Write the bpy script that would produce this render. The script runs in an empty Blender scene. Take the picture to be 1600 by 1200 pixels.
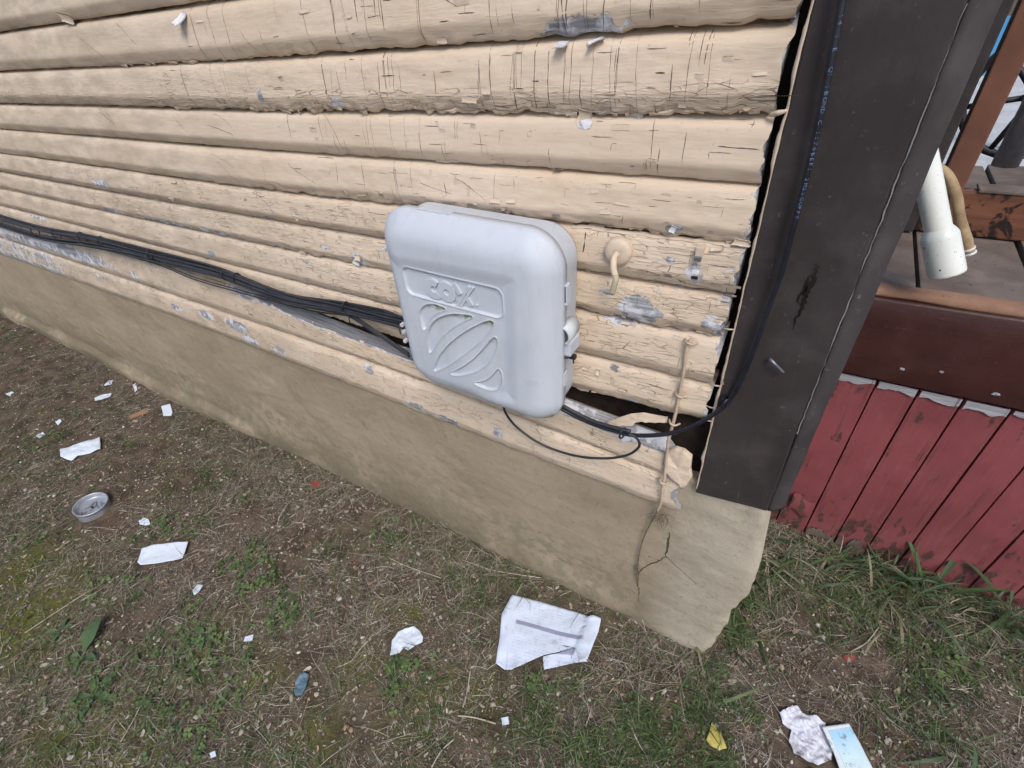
import bpy, bmesh, math, random
import numpy as np
from mathutils import Matrix, Vector

random.seed(11)
RNG = np.random.default_rng(11)
scene = bpy.context.scene
COL = scene.collection

# ------------------------------------------------------------------ camera
RC = np.array([[0.8599548, 0.2618592, -0.4380724],
               [0.5037586, -0.5732197, 0.6462557],
               [-0.0818837, -0.7764335, -0.6248569]])   # rows: world axes seen from the lens
FPX = 766.75
CAM = np.array([0.07, -0.80, 1.64])
cam_d = bpy.data.cameras.new('camera')
cam_d.sensor_width = 36.0
cam_d.lens = FPX / 1600.0 * 36.0
cam_d.clip_start = 0.02
cam_d.clip_end = 400.0
cam = bpy.data.objects.new('camera', cam_d)
COL.objects.link(cam)
rt, up, bk = RC @ np.array([1, 0, 0]), RC @ np.array([0, -1, 0]), RC @ np.array([0, 0, -1])
cam.matrix_world = Matrix(((rt[0], up[0], bk[0], CAM[0]), (rt[1], up[1], bk[1], CAM[1]),
                           (rt[2], up[2], bk[2], CAM[2]), (0, 0, 0, 1)))
scene.camera = cam

# ------------------------------------------------------------------ sky, sun, exposure
SUN_DIR = Vector((0.50, -0.62, 0.95)).normalized()     # towards the sun
world = bpy.data.worlds.new('World')
scene.world = world
world.use_nodes = True
wn = world.node_tree
sky = wn.nodes.new('ShaderNodeTexSky')
sky.sky_type = 'NISHITA'
sky.sun_disc = False
sky.sun_elevation = math.asin(SUN_DIR.z)
sky.sun_rotation = math.atan2(SUN_DIR.x, SUN_DIR.y)
sky.air_density = 1.0
sky.dust_density = 1.6
sky.ozone_density = 1.0
bg = wn.nodes['Background']
bg.inputs['Strength'].default_value = 0.115
wn.links.new(sky.outputs[0], bg.inputs[0])
sun_d = bpy.data.lights.new('sun', 'SUN')
sun_d.energy = 1.5
sun_d.angle = math.radians(24)
sun_d.color = (1.0, 0.96, 0.9)
sun = bpy.data.objects.new('sun', sun_d)
sun.rotation_euler = SUN_DIR.to_track_quat('Z', 'Y').to_euler()
COL.objects.link(sun)
vs = scene.view_settings
vs.view_transform = 'Standard'
vs.look = 'None'
vs.gamma = 1.0
vs.use_curve_mapping = False
vs.exposure = 0.56
scene.cycles.max_bounces = 5
scene.cycles.use_adaptive_sampling = True
scene.cycles.adaptive_threshold = 0.035
scene.cycles.adaptive_min_samples = 16
scene.cycles.diffuse_bounces = 3
scene.cycles.glossy_bounces = 2
scene.cycles.transmission_bounces = 2

# ------------------------------------------------------------------ survey helpers (photo measurement -> place)
def _ray(px, py):
    return RC @ np.array([px - 800.0, py - 600.0, FPX])
def W(px, py, y=0.0):
    r = _ray(px, py)
    return CAM + r * (y - CAM[1]) / r[1]
def G(px, py, z=0.0):
    r = _ray(px, py)
    return CAM + r * (z - CAM[2]) / r[2]

# ------------------------------------------------------------------ numpy noise
def _hash(i, j, k, seed):
    h = (i.astype(np.int64) * 374761393 + j.astype(np.int64) * 668265263 + k.astype(np.int64) * 2147483647 + seed * 1274126177) & 0xFFFFFFFF
    h = ((h ^ (h >> 13)) * 1274126177) & 0xFFFFFFFF
    h = ((h ^ (h >> 16)) * 2246822519) & 0xFFFFFFFF
    return ((h ^ (h >> 15)) & 0xFFFFFF) / float(0xFFFFFF)
def vnoise(x, y, seed=0):
    x = np.asarray(x, float); y = np.asarray(y, float)
    x, y = np.broadcast_arrays(x, y)
    i = np.floor(x); j = np.floor(y)
    fx = x - i; fy = y - j
    fx = fx * fx * (3 - 2 * fx); fy = fy * fy * (3 - 2 * fy)
    z = np.zeros_like(i)
    a = _hash(i, j, z, seed); b = _hash(i + 1, j, z, seed)
    c = _hash(i, j + 1, z, seed); d = _hash(i + 1, j + 1, z, seed)
    return (a * (1 - fx) + b * fx) * (1 - fy) + (c * (1 - fx) + d * fx) * fy
def fbm(x, y, seed=0, o=4):
    x = np.asarray(x, float); y = np.asarray(y, float)
    s = 0; a = .5; t = 0
    for q in range(o):
        s = s + a * vnoise(x * 2 ** q, y * 2 ** q, seed + q * 17)
        t += a; a *= .5
    return s / t
def sstep(a, b, x):
    t = np.clip((x - a) / (b - a), 0, 1)
    return t * t * (3 - 2 * t)

# ------------------------------------------------------------------ object helpers
def link(o, parent=None):
    COL.objects.link(o)
    if parent is not None:
        o.parent = parent
        o.matrix_parent_inverse = parent_inv(parent)
    return o
def parent_inv(p):
    m = Matrix.Identity(4)
    q = p
    while q is not None:
        m = q.matrix_basis.inverted() @ q.matrix_parent_inverse.inverted() @ Matrix.Identity(4) if False else m
        q = q.parent
    return world_of(p).inverted()
def world_of(o):
    if o.parent is None:
        return o.matrix_basis.copy()
    return world_of(o.parent) @ o.matrix_parent_inverse @ o.matrix_basis
def empty(name, loc, label, cat, group=None):
    o = bpy.data.objects.new(name, None)
    o.empty_display_size = 0.05
    o.location = loc
    COL.objects.link(o)
    return tag(o, label, cat, group)
def tag(o, label=None, cat=None, group=None, kind=None):
    if label: o['label'] = label
    if cat: o['category'] = cat
    if group: o['group'] = group
    if kind: o['kind'] = kind
    return o
def mesh(name, V, F, mat, parent=None, smooth=False, uv=None, attrs=None, col=None, mats=None, fmat=None):
    """one mesh object in world coordinates; F: (m,3) or (m,4) array or list of index lists"""
    V = np.asarray(V, np.float32).reshape(-1, 3)
    me = bpy.data.meshes.new(name)
    if isinstance(F, np.ndarray):
        m, k = F.shape
        me.vertices.add(len(V)); me.vertices.foreach_set('co', V.ravel())
        me.loops.add(m * k); me.loops.foreach_set('vertex_index', F.astype(np.int32).ravel())
        me.polygons.add(m); me.polygons.foreach_set('loop_start', np.arange(0, m * k, k, dtype=np.int32))
        try: me.polygons.foreach_set('loop_total', np.full(m, k, dtype=np.int32))
        except Exception: pass
        me.update(calc_edges=True)
    else:
        me.from_pydata(V.tolist(), [], [list(map(int, f)) for f in F])
        me.update()
    me.validate()
    if smooth:
        me.polygons.foreach_set('use_smooth', np.ones(len(me.polygons), dtype=bool))
    if uv is not None:
        lay = me.uv_layers.new(name='UVMap')
        vi = np.empty(len(me.loops), dtype=np.int32); me.loops.foreach_get('vertex_index', vi)
        lay.data.foreach_set('uv', np.asarray(uv, np.float32)[vi].ravel())
    if attrs:
        for n, a in attrs.items():
            at = me.attributes.new(n, 'FLOAT', 'POINT'); at.data.foreach_set('value', np.asarray(a, np.float32).ravel())
    if col is not None:
        c = np.ones((len(V), 4), np.float32); c[:, :3] = col
        at = me.attributes.new('Col', 'FLOAT_COLOR', 'POINT'); at.data.foreach_set('color', c.ravel())
    for mm in (mats or [mat]):
        me.materials.append(mm)
    if fmat is not None:
        me.polygons.foreach_set('material_index', np.asarray(fmat, np.int32))
    o = bpy.data.objects.new(name, me)
    link(o, parent)
    return o
def gridF(nu, nv, close_u=False):
    i = np.arange(nu if close_u else nu - 1); j = np.arange(nv - 1)
    I, J = np.meshgrid(i, j, indexing='ij')
    I2 = (I + 1) % nu
    return np.stack([I * nv + J, I2 * nv + J, I2 * nv + J + 1, I * nv + J + 1], -1).reshape(-1, 4)
class MB:
    """collects loose pieces into one mesh"""
    def __init__(s): s.V = []; s.F = []; s.n = 0; s.C = []; s.M = []
    def add(s, V, F, col=None, m=0):
        V = np.asarray(V, float).reshape(-1, 3)
        s.V.append(V)
        for f in F: s.F.append([int(q) + s.n for q in f]); s.M.append(m)
        s.C.append(np.broadcast_to(np.array(col if col is not None else (1, 1, 1), float), (len(V), 3)))
        s.n += len(V)
    def build(s, name, mat, parent=None, smooth=False, color=False, mats=None):
        if s.n == 0: return None
        return mesh(name, np.concatenate(s.V), s.F, mat, parent, smooth, col=np.concatenate(s.C) if color else None, mats=mats, fmat=s.M if mats else None)
def box_pts(x0, x1, y0, y1, z0, z1, bev=0.0, jit=0.0):
    """bevelled box, V,F"""
    bm = bmesh.new()
    bmesh.ops.create_cube(bm, size=1.0)
    for v in bm.verts:
        v.co = Vector((x0 + (v.co.x + .5) * (x1 - x0), y0 + (v.co.y + .5) * (y1 - y0), z0 + (v.co.z + .5) * (z1 - z0)))
    if bev: bmesh.ops.bevel(bm, geom=list(bm.edges), offset=bev, segments=2, affect='EDGES', profile=.6)
    bm.verts.index_update()
    V = np.array([v.co[:] for v in bm.verts]); F = [[v.index for v in f.verts] for f in bm.faces]
    bm.free()
    if jit: V += RNG.normal(0, jit, V.shape)
    return V, F
def smooth_path(P, n=6):
    P = np.asarray(P, float)
    Q = np.vstack([2 * P[0] - P[1], P, 2 * P[-1] - P[-2]])
    out = []
    for i in range(1, len(Q) - 2):
        for t in np.linspace(0, 1, n, endpoint=False):
            p0, p1, p2, p3 = Q[i - 1], Q[i], Q[i + 1], Q[i + 2]
            out.append(.5 * ((2 * p1) + (-p0 + p2) * t + (2 * p0 - 5 * p1 + 4 * p2 - p3) * t * t + (-p0 + 3 * p1 - 3 * p2 + p3) * t ** 3))
    out.append(P[-1])
    return np.array(out)
def tube_pts(P, r, n=10, caps=True):
    P = np.asarray(P, float); m = len(P)
    r = np.broadcast_to(np.asarray(r, float), (m,))
    T = np.gradient(P, axis=0); T /= np.linalg.norm(T, axis=1)[:, None] + 1e-12
    ref = np.array([0, 0, 1.0]) if abs(T[0][2]) < .9 else np.array([1.0, 0, 0])
    A = np.cross(T[0], ref); A /= np.linalg.norm(A)
    V = []
    for i in range(m):
        A = A - T[i] * np.dot(A, T[i]); A /= np.linalg.norm(A) + 1e-12
        B = np.cross(T[i], A)
        th = np.linspace(0, 2 * np.pi, n, endpoint=False)
        V.append(P[i] + r[i] * (np.cos(th)[:, None] * A + np.sin(th)[:, None] * B))
    V = np.concatenate(V)
    F = []
    for i in range(m - 1):
        for j in range(n):
            F.append([i * n + j, i * n + (j + 1) % n, (i + 1) * n + (j + 1) % n, (i + 1) * n + j])
    if caps:
        F.append(list(range(n))[::-1]); F.append([(m - 1) * n + j for j in range(n)])
    return V, F
def tube(name, P, r, mat, parent=None, n=10, smooth_n=6, caps=True):
    Q = smooth_path(P, smooth_n) if smooth_n else np.asarray(P, float)
    if np.ndim(r): r = np.interp(np.linspace(0, 1, len(Q)), np.linspace(0, 1, len(r)), r)
    V, F = tube_pts(Q, r, n, caps)
    return mesh(name, V, F, mat, parent, True)

# ------------------------------------------------------------------ material helpers
class NT:
    def __init__(s, name):
        s.m = bpy.data.materials.new(name); s.m.use_nodes = True
        s.t = s.m.node_tree; s.b = s.t.nodes['Principled BSDF']; s.out = s.t.nodes['Material Output']
    def n(s, typ, **kw):
        x = s.t.nodes.new(typ)
        for k, v in kw.items(): setattr(x, k, v)
        return x
    def set(s, sock, v):
        if isinstance(v, bpy.types.NodeSocket): s.t.links.new(v, sock)
        elif isinstance(v, (tuple, list)) and len(v) == 3 and sock.type == 'RGBA': sock.default_value = (*v, 1)
        else: sock.default_value = v
    def math(s, op, a, b=0.0, c=None, clamp=False):
        x = s.n('ShaderNodeMath', operation=op, use_clamp=clamp)
        s.set(x.inputs[0], a); s.set(x.inputs[1], b)
        if c is not None: s.set(x.inputs[2], c)
        return x.outputs[0]
    def ss(s, v, a, b):
        x = s.n('ShaderNodeMapRange', interpolation_type='SMOOTHSTEP')
        s.set(x.inputs[0], v); s.set(x.inputs[1], a); s.set(x.inputs[2], b)
        return x.outputs[0]
    def mix(s, f, a, b, blend='MIX'):
        x = s.n('ShaderNodeMix', data_type='RGBA', blend_type=blend)
        s.set(x.inputs[0], f); s.set(x.inputs[6], a); s.set(x.inputs[7], b)
        return x.outputs[2]
    def coord(s, kind='Object'):
        return s.n('ShaderNodeTexCoord').outputs[kind]
    def scale(s, v, sc):
        x = s.n('ShaderNodeVectorMath', operation='MULTIPLY'); s.set(x.inputs[0], v); x.inputs[1].default_value = sc
        return x.outputs[0]
    def noise(s, v, sc=1.0, det=4.0, rough=.55, dist=0.0):
        x = s.n('ShaderNodeTexNoise'); s.set(x.inputs['Vector'], v)
        x.inputs['Scale'].default_value = sc; x.inputs['Detail'].default_value = det
        x.inputs['Roughness'].default_value = rough; x.inputs['Distortion'].default_value = dist
        return x.outputs[0]
    def vor(s, v, sc=1.0, feat='F1', out='Distance'):
        x = s.n('ShaderNodeTexVoronoi', feature=feat); s.set(x.inputs['Vector'], v); x.inputs['Scale'].default_value = sc
        return x.outputs[out]
    def attr(s, name, out='Fac'):
        x = s.n('ShaderNodeAttribute'); x.attribute_name = name
        return x.outputs[out]
    def sep(s, v):
        x = s.n('ShaderNodeSeparateXYZ'); s.set(x.inputs[0], v); return x.outputs
    def bump(s, h, strength=1.0, dist=.002, nrm=None):
        x = s.n('ShaderNodeBump'); s.set(x.inputs['Height'], h); x.inputs['Strength'].default_value = strength
        x.inputs['Distance'].default_value = dist
        if nrm is not None: s.set(x.inputs['Normal'], nrm)
        return x.outputs[0]
    def fin(s, col=None, rough=None, nrm=None, spec=None, metal=None):
        if col is not None: s.set(s.b.inputs['Base Color'], col)
        if rough is not None: s.set(s.b.inputs['Roughness'], rough)
        if nrm is not None: s.set(s.b.inputs['Normal'], nrm)
        if spec is not None: s.set(s.b.inputs['Specular IOR Level'], spec)
        if metal is not None: s.set(s.b.inputs['Metallic'], metal)
        return s.m

def m_simple(name, c1, c2, sc=30, rough=.6, bump=.3, bd=.001, spec=.4, stretch=(1, 1, 1), metal=0.0, det=5):
    t = NT(name); co = t.scale(t.coord(), stretch)
    n1 = t.noise(co, sc, det); n2 = t.noise(co, sc * .17, 3)
    f = t.ss(t.math('ADD', t.math('MULTIPLY', n1, .5), t.math('MULTIPLY', n2, .5)), .32, .68)
    return t.fin(t.mix(f, c1, c2), rough, t.bump(n1, bump, bd), spec, metal)

PAINT_A, PAINT_B = (.72, .58, .450), (.66, .52, .385)

def m_siding():
    t = NT('siding_paint')
    uv = t.coord('UV')
    peel = t.attr('peel'); dirt = t.attr('dirt'); craze = t.attr('craze')
    cell = t.sep(t.vor(t.scale(uv, (75, 120, 1)), 1.0, 'F1', 'Color'))[0]
    nf = t.noise(uv, 55, 4, .6); nb = t.noise(uv, 16, 2)
    mm = t.math('ADD', peel, t.math('ADD', t.math('MULTIPLY', t.math('SUBTRACT', cell, .5), .42), t.math('MULTIPLY', t.math('SUBTRACT', nf, .5), .85)))
    bare = t.ss(mm, .50, .53)
    edge = t.math('MULTIPLY', t.ss(mm, .455, .49), t.math('SUBTRACT', 1.0, bare))
    # paint colour
    big = t.noise(uv, 3.0, 4); fine = t.noise(t.scale(uv, (20, 160, 1)), 1.0, 3, .65); grain = t.noise(t.scale(uv, (6, 260, 1)), 1.0, 2, .6)
    pc = t.mix(t.ss(big, .3, .7), PAINT_A, PAINT_B)
    pc = t.mix(t.math('MULTIPLY', t.ss(fine, .45, .75), .20), pc, (.42, .30, .20))
    dsp = t.ss(t.noise(uv, 120, 3, .7), .60, .74)
    pc = t.mix(t.math('MULTIPLY', dsp, .28), pc, (.25, .18, .12))
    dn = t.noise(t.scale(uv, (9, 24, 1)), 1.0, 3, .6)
    dirt_shade = t.math('MULTIPLY', dirt, t.ss(dn, .28, .72))  # mask holds grime and the shade painted under the laps
    pc = t.mix(t.math('MULTIPLY', dirt_shade, .75), pc, (.19, .15, .105))
    rust = t.ss(t.noise(t.scale(uv, (5, 3, 1)), 1.0, 4), .60, .80)
    pc = t.mix(t.math('MULTIPLY', rust, .22), pc, (.60, .36, .17))
    # bare wood
    wg = t.noise(t.scale(uv, (7, 210, 1)), 1.0, 3, .65)
    wc = t.mix(t.ss(wg, .3, .7), (.17, .165, .175), (.46, .455, .48))
    inner = t.ss(peel, 1.5, 1.9)
    wc = t.mix(t.math('MULTIPLY', t.ss(t.math('ADD', t.math('MULTIPLY', nb, .6), t.math('MULTIPLY', nf, .4)), .47, .55), t.math('SUBTRACT', 1.0, inner)), wc, (.66, .65, .68))
    wc = t.mix(t.math('MULTIPLY', inner, .55), wc, (.13, .125, .125))
    col = t.mix(bare, pc, wc)
    col = t.mix(t.math('MULTIPLY', edge, .55), col, (.80, .66, .52))
    # alligatored paint: cells of a stretched net, their joints open where the paint has crazed
    wv_ = t.n('ShaderNodeVectorMath', operation='ADD'); t.set(wv_.inputs[0], uv)
    wn_ = t.n('ShaderNodeTexNoise'); t.set(wn_.inputs['Vector'], uv); wn_.inputs['Scale'].default_value = 40; wn_.inputs['Detail'].default_value = 1
    wo_ = t.n('ShaderNodeVectorMath', operation='MULTIPLY'); t.set(wo_.inputs[0], wn_.outputs[1]); wo_.inputs[1].default_value = (.008, .0045, 0)
    t.set(wv_.inputs[1], wo_.outputs[0]); uw = t.scale(wv_.outputs[0], (30, 135, 1))
    vd = t.vor(uw, 1.0, 'DISTANCE_TO_EDGE'); vcol = t.sep(t.vor(uw, 1.0, 'F1', 'Color'))
    cm_ = t.math('MULTIPLY', t.ss(craze, .30, .80), t.ss(nb, .40, .60))
    open_ = t.math('MULTIPLY', cm_, t.ss(vcol[1], .35, .95))
    line = t.math('MULTIPLY', t.ss(vd, .06, .015), open_)
    col = t.mix(t.math('MULTIPLY', line, t.math('SUBTRACT', .72, t.math('MULTIPLY', bare, .72))), col, (.13, .095, .065))
    # relief
    cr = t.math('ADD', t.math('MULTIPLY', t.math('MULTIPLY', craze, t.ss(fine, .55, .40)), .30), t.math('SUBTRACT', t.math('MULTIPLY', line, .9), t.math('MULTIPLY', t.math('MULTIPLY', open_, vcol[2]), .55)))
    h = t.math('MULTIPLY', t.math('SUBTRACT', 1.0, bare), .75)
    h = t.math('ADD', h, t.math('MULTIPLY', edge, .5))
    h = t.math('ADD', h, t.math('MULTIPLY', cr, -1.1))
    h = t.math('ADD', h, t.math('MULTIPLY', grain, t.math('ADD', .05, t.math('MULTIPLY', craze, .12))))
    h = t.math('ADD', h, t.math('MULTIPLY', t.math('MULTIPLY', wg, bare), .5))
    h = t.math('ADD', h, t.math('MULTIPLY', nf, t.math('ADD', .07, t.math('MULTIPLY', craze, .18))))
    return t.fin(col, t.mix(bare, (.55, .55, .55), (.85, .85, .85)), t.bump(h, .85, .0016), .35)

def m_flake():
    t = NT('loose_paint')
    co = t.coord()
    n = t.noise(co, 60, 5); b = t.noise(co, 4, 3)
    c = t.mix(t.ss(b, .35, .65), (.67, .54, .418), (.60, .475, .355))
    c = t.mix(t.math('MULTIPLY', t.ss(n, .5, .7), .3), c, (.36, .28, .2))
    return t.fin(c, .6, t.bump(n, .5, .001), .3)
def m_col(name, rough=.8, spec=.2, bump=0.0, trans=0.0):
    t = NT(name)
    c = t.attr('Col', 'Color')
    n = t.noise(t.coord(), 220, 3)
    c2 = t.mix(t.math('MULTIPLY', t.ss(n, .4, .7), .35), c, (.06, .045, .03))
    t.fin(c2, rough, t.bump(n, bump, .001) if bump else None, spec)
    if trans:
        tr = t.n('ShaderNodeBsdfTranslucent'); t.set(tr.inputs[0], c2)
        mx = t.n('ShaderNodeMixShader'); mx.inputs[0].default_value = trans
        t.t.links.new(t.b.outputs[0], mx.inputs[1]); t.t.links.new(tr.outputs[0], mx.inputs[2]); t.t.links.new(mx.outputs[0], t.out.inputs[0])
    return t.m

M = {}
M['siding'] = m_siding()
M['flake'] = m_flake()
M['crack'] = m_simple('crack_grime', (.06, .045, .034), (.13, .10, .075), 90, .95, .2, spec=.05)
M['wood'] = m_simple('bare_grey_wood', (.20, .195, .21), (.48, .475, .50), 40, .85, .5, .001, .15, (.25, 1, 6))
M['primer'] = m_simple('flake_back', (.58, .57, .58), (.78, .77, .78), 70, .7, .3, spec=.3)
M['dark'] = m_simple('rotten_sheathing', (.012, .009, .008), (.045, .032, .026), 25, .95, .8, .004, .05)
M['box'] = None
def m_box():
    t = NT('grey_plastic'); co = t.coord()
    n = t.noise(co, 260, 3); b = t.noise(co, 6, 4); st = t.noise(t.scale(co, (40, 40, 5)), 1.0, 4)
    c = t.mix(t.ss(b, .35, .7), (.53, .555, .61), (.58, .605, .655))
    c = t.mix(t.math('MULTIPLY', t.ss(st, .50, .72), .18), c, (.36, .37, .37))
    c = t.mix(t.math('MULTIPLY', t.ss(t.noise(t.scale(co, (90, 90, 2.5)), 1.0, 3), .58, .72), .07), c, (.70, .72, .74))
    c = t.mix(t.math('MULTIPLY', t.ss(t.noise(co, 22, 5, .7), .56, .72), .14), c, (.33, .32, .29))
    sp = t.ss(t.noise(co, 330, 2), .70, .78)
    c = t.mix(t.math('MULTIPLY', sp, .4), c, (.22, .22, .20))
    al = t.math('MULTIPLY', t.attr('algae'), t.ss(t.noise(co, 70, 5), .36, .6))
    c = t.mix(al, c, (.23, .25, .12))
    return t.fin(c, t.math('ADD', .44, t.math('MULTIPLY', b, .2)), t.bump(n, .12, .0006), .4)
M['box'] = m_box()
M['cable'] = m_simple('black_cable', (.018, .018, .022), (.04, .04, .046), 60, .45, .15, .0005, .5)
M['coax'] = m_simple('blue_black_cable', (.009, .010, .016), (.018, .020, .031), 60, .38, .1, .0005, .5)
M['print'] = m_simple('cable_print', (.10, .15, .27), (.17, .23, .36), 200, .6, 0, spec=.2)
M['ink'] = m_simple('black_plastic', (.014, .014, .016), (.03, .03, .034), 80, .5, .1, spec=.4)
M['pvc'] = None
def m_pvc():
    t = NT('white_pvc'); co = t.coord()
    b = t.noise(co, 9, 4); s1 = t.vor(co, 42.0); s2 = t.noise(co, 160, 3)
    c = t.mix(t.ss(b, .3, .7), (.80, .80, .74), (.70, .71, .66))
    c = t.mix(t.ss(s2, .68, .74), c, (.10, .08, .06))
    c = t.mix(t.ss(s1, .11, .07), c, (.04, .035, .03))
    return t.fin(c, .35, None, .45)
M['pvc'] = m_pvc()
def m_wood_painted(name, c1, c2, worn, amt, spec=.35, rough=.5, stretch=(14, 14, 1.6), sc=6):
    t = NT(name); co = t.coord()
    g = t.noise(t.scale(co, stretch), sc, 5, .6); b = t.noise(co, 5, 4); f = t.noise(co, 130, 4)
    c = t.mix(t.ss(b, .3, .7), c1, c2)
    wear = t.math('MULTIPLY', t.ss(t.math('ADD', t.math('MULTIPLY', f, .6), t.math('MULTIPLY', g, .4)), .60, .68), amt)
    c = t.mix(wear, c, worn)
    dust = t.ss(t.noise(co, 14, 5), .45, .75)
    c = t.mix(t.math('MULTIPLY', dust, .22), c, (c2[0] * 2.2 + .02, c2[1] * 2.2 + .02, c2[2] * 2.2 + .02))
    r = t.math('ADD', rough, t.math('MULTIPLY', f, .25))
    return t.fin(c, r, t.bump(t.math('ADD', t.math('MULTIPLY', g, .7), t.math('MULTIPLY', f, .35)), .5, .0016), spec)
M['post'] = m_wood_painted('charcoal_post_paint', (.038, .030, .029), (.053, .043, .042), (.125, .108, .10), .6, spec=.22)
M['post2'] = m_wood_painted('charcoal_trim_paint', (.046, .039, .039), (.066, .057, .057), (.19, .17, .16), .7, spec=.22)
def m_red():
    t = NT('red_board_paint'); co = t.coord(); z = t.sep(co)[2]
    g = t.noise(t.scale(co, (60, 60, 5)), 1.6, 4, .6); b = t.noise(co, 6, 4); f = t.noise(co, 120, 3, .65); m = t.noise(t.scale(co, (26, 26, 12)), 1.0, 4, .6)
    c = t.mix(t.ss(b, .3, .7), (.27, .070, .077), (.205, .052, .058))
    c = t.mix(t.math('MULTIPLY', t.ss(g, .50, .72), .35), c, (.27, .10, .105))
    dirt = t.math('ADD', t.math('MULTIPLY', t.ss(z, .30, .02), .30), t.math('MULTIPLY', t.ss(z, .50, .70), .10))
    c = t.mix(t.ss(t.math('ADD', m, t.math('MULTIPLY', dirt, .55)), .65, .73), c, (.085, .040, .034))
    c = t.mix(t.math('MULTIPLY', t.ss(t.math('ADD', f, t.math('MULTIPLY', dirt, .3)), .64, .70), .7), c, (.15, .11, .09))
    return t.fin(c, t.math('ADD', .45, t.math('MULTIPLY', f, .3)), t.bump(t.math('ADD', t.math('MULTIPLY', g, .8), t.math('MULTIPLY', f, .4)), .6, .0016), .3)
M['red'] = m_red()

M['rim'] = m_wood_painted('maroon_rim_paint', (.062, .020, .017), (.045, .015, .013), (.13, .08, .07), .5, rough=.34, stretch=(1.6, 14, 14))
M['brownwood'] = m_wood_painted('brown_stained_wood', (.20, .085, .05), (.12, .05, .032), (.05, .025, .018), .8)
def m_char():
    t = NT('charred_rail_wood'); co = t.coord()
    g = t.noise(t.scale(co, (3, 30, 30)), 2.0, 5, .6); b = t.noise(t.scale(co, (9, 9, 12)), 1.3, 4, .6, .8)
    c = t.mix(t.ss(g, .3, .7), (.21, .085, .048), (.13, .052, .03))
    c = t.mix(t.ss(b, .50, .56), c, (.022, .013, .011))
    return t.fin(c, .6, t.bump(g, .5, .002), .3)
M['char'] = m_char()
M['deck'] = m_wood_painted('weathered_deck_wood', (.115, .085, .07), (.185, .148, .125), (.05, .034, .026), .9, stretch=(14, 1.5, 14), rough=.75, spec=.15)
M['nosing'] = m_wood_painted('pale_split_wood', (.33, .20, .13), (.22, .12, .08), (.09, .06, .045), .9, stretch=(1.5, 14, 14), rough=.7, spec=.15)
M['metal'] = m_simple('dull_grey_metal', (.20, .21, .23), (.32, .33, .36), 50, .42, .2, metal=.7)
M['tin'] = m_simple('tarnished_tin', (.34, .36, .40), (.56, .58, .62), 26, .36, .25, metal=.5)
M['cream_wire'] = m_simple('painted_wire', (.58, .46, .34), (.46, .36, .26), 90, .7, .5)
M['vine'] = m_simple('dry_tendril', (.12, .09, .06), (.20, .16, .11), 90, .9, .4)

def m_stucco():
    t = NT('tan_stucco'); co = t.coord()
    z = t.sep(co)[2]; x = t.sep(co)[0]
    b = t.noise(t.scale(co, (1, 1, 1.6)), 2.6, 4, .6); f = t.noise(co, 130, 3, .7); mid = t.noise(co, 24, 3)
    st = t.noise(t.scale(co, (2.2, 2, 9)), 1.0, 5, .65, .8)
    c = t.mix(t.ss(b, .32, .68), (.395, .315, .222), (.32, .255, .18))
    c = t.mix(t.math('MULTIPLY', t.ss(st, .52, .74), .38), c, (.17, .135, .09))
    c = t.mix(t.math('MULTIPLY', t.ss(st, .46, .30), .35), c, (.48, .385, .275))
    # algae and soil splash along the bottom, grey-cream corner with its brighter light painted in
    splash = t.math('MULTIPLY', t.ss(t.math('ADD', z, t.math('MULTIPLY', t.math('SUBTRACT', mid, .5), .25)), .24, .0), t.ss(b, .25, .6))
    c = t.mix(t.math('MULTIPLY', splash, .72), c, (.125, .10, .066))
    alg = t.math('MULTIPLY', t.ss(t.math('ADD', z, t.math('MULTIPLY', t.math('SUBTRACT', b, .5), .5)), .42, .10), t.ss(mid, .42, .62))
    c = t.mix(t.math('MULTIPLY', alg, .45), c, (.125, .125, .07))
    patch = t.ss(t.math('ADD', x, t.math('MULTIPLY', t.math('SUBTRACT', mid, .5), .10)), -.08, .05)
    pc = t.mix(t.ss(st, .35, .7), (.50, .44, .345), (.38, .33, .25))
    c = t.mix(t.math('MULTIPLY', patch, .85), c, pc)
    spk = t.ss(t.noise(co, 70, 3), .70, .76)
    c = t.mix(t.math('MULTIPLY', spk, .6), c, (.07, .055, .04))
    fm = t.noise(co, 55, 4, .75)
    c = t.mix(t.math('MULTIPLY', t.ss(fm, .54, .70), .30), c, (.16, .125, .085))
    c = t.mix(t.math('MULTIPLY', t.ss(fm, .46, .34), .25), c, (.40, .33, .25))
    st2 = t.ss(t.noise(t.scale(co, (5, 5, 4)), 1.0, 6, .7, 1.2), .56, .70)
    c = t.mix(t.math('MULTIPLY', st2, .28), c, (.15, .12, .085))
    h = t.math('ADD', t.math('MULTIPLY', f, .6), t.math('MULTIPLY', mid, .9))
    h = t.math('ADD', h, t.math('MULTIPLY', fm, .8))
    return t.fin(c, .9, t.bump(h, .6, .0035), .15)
M['stucco'] = m_stucco()

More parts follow.
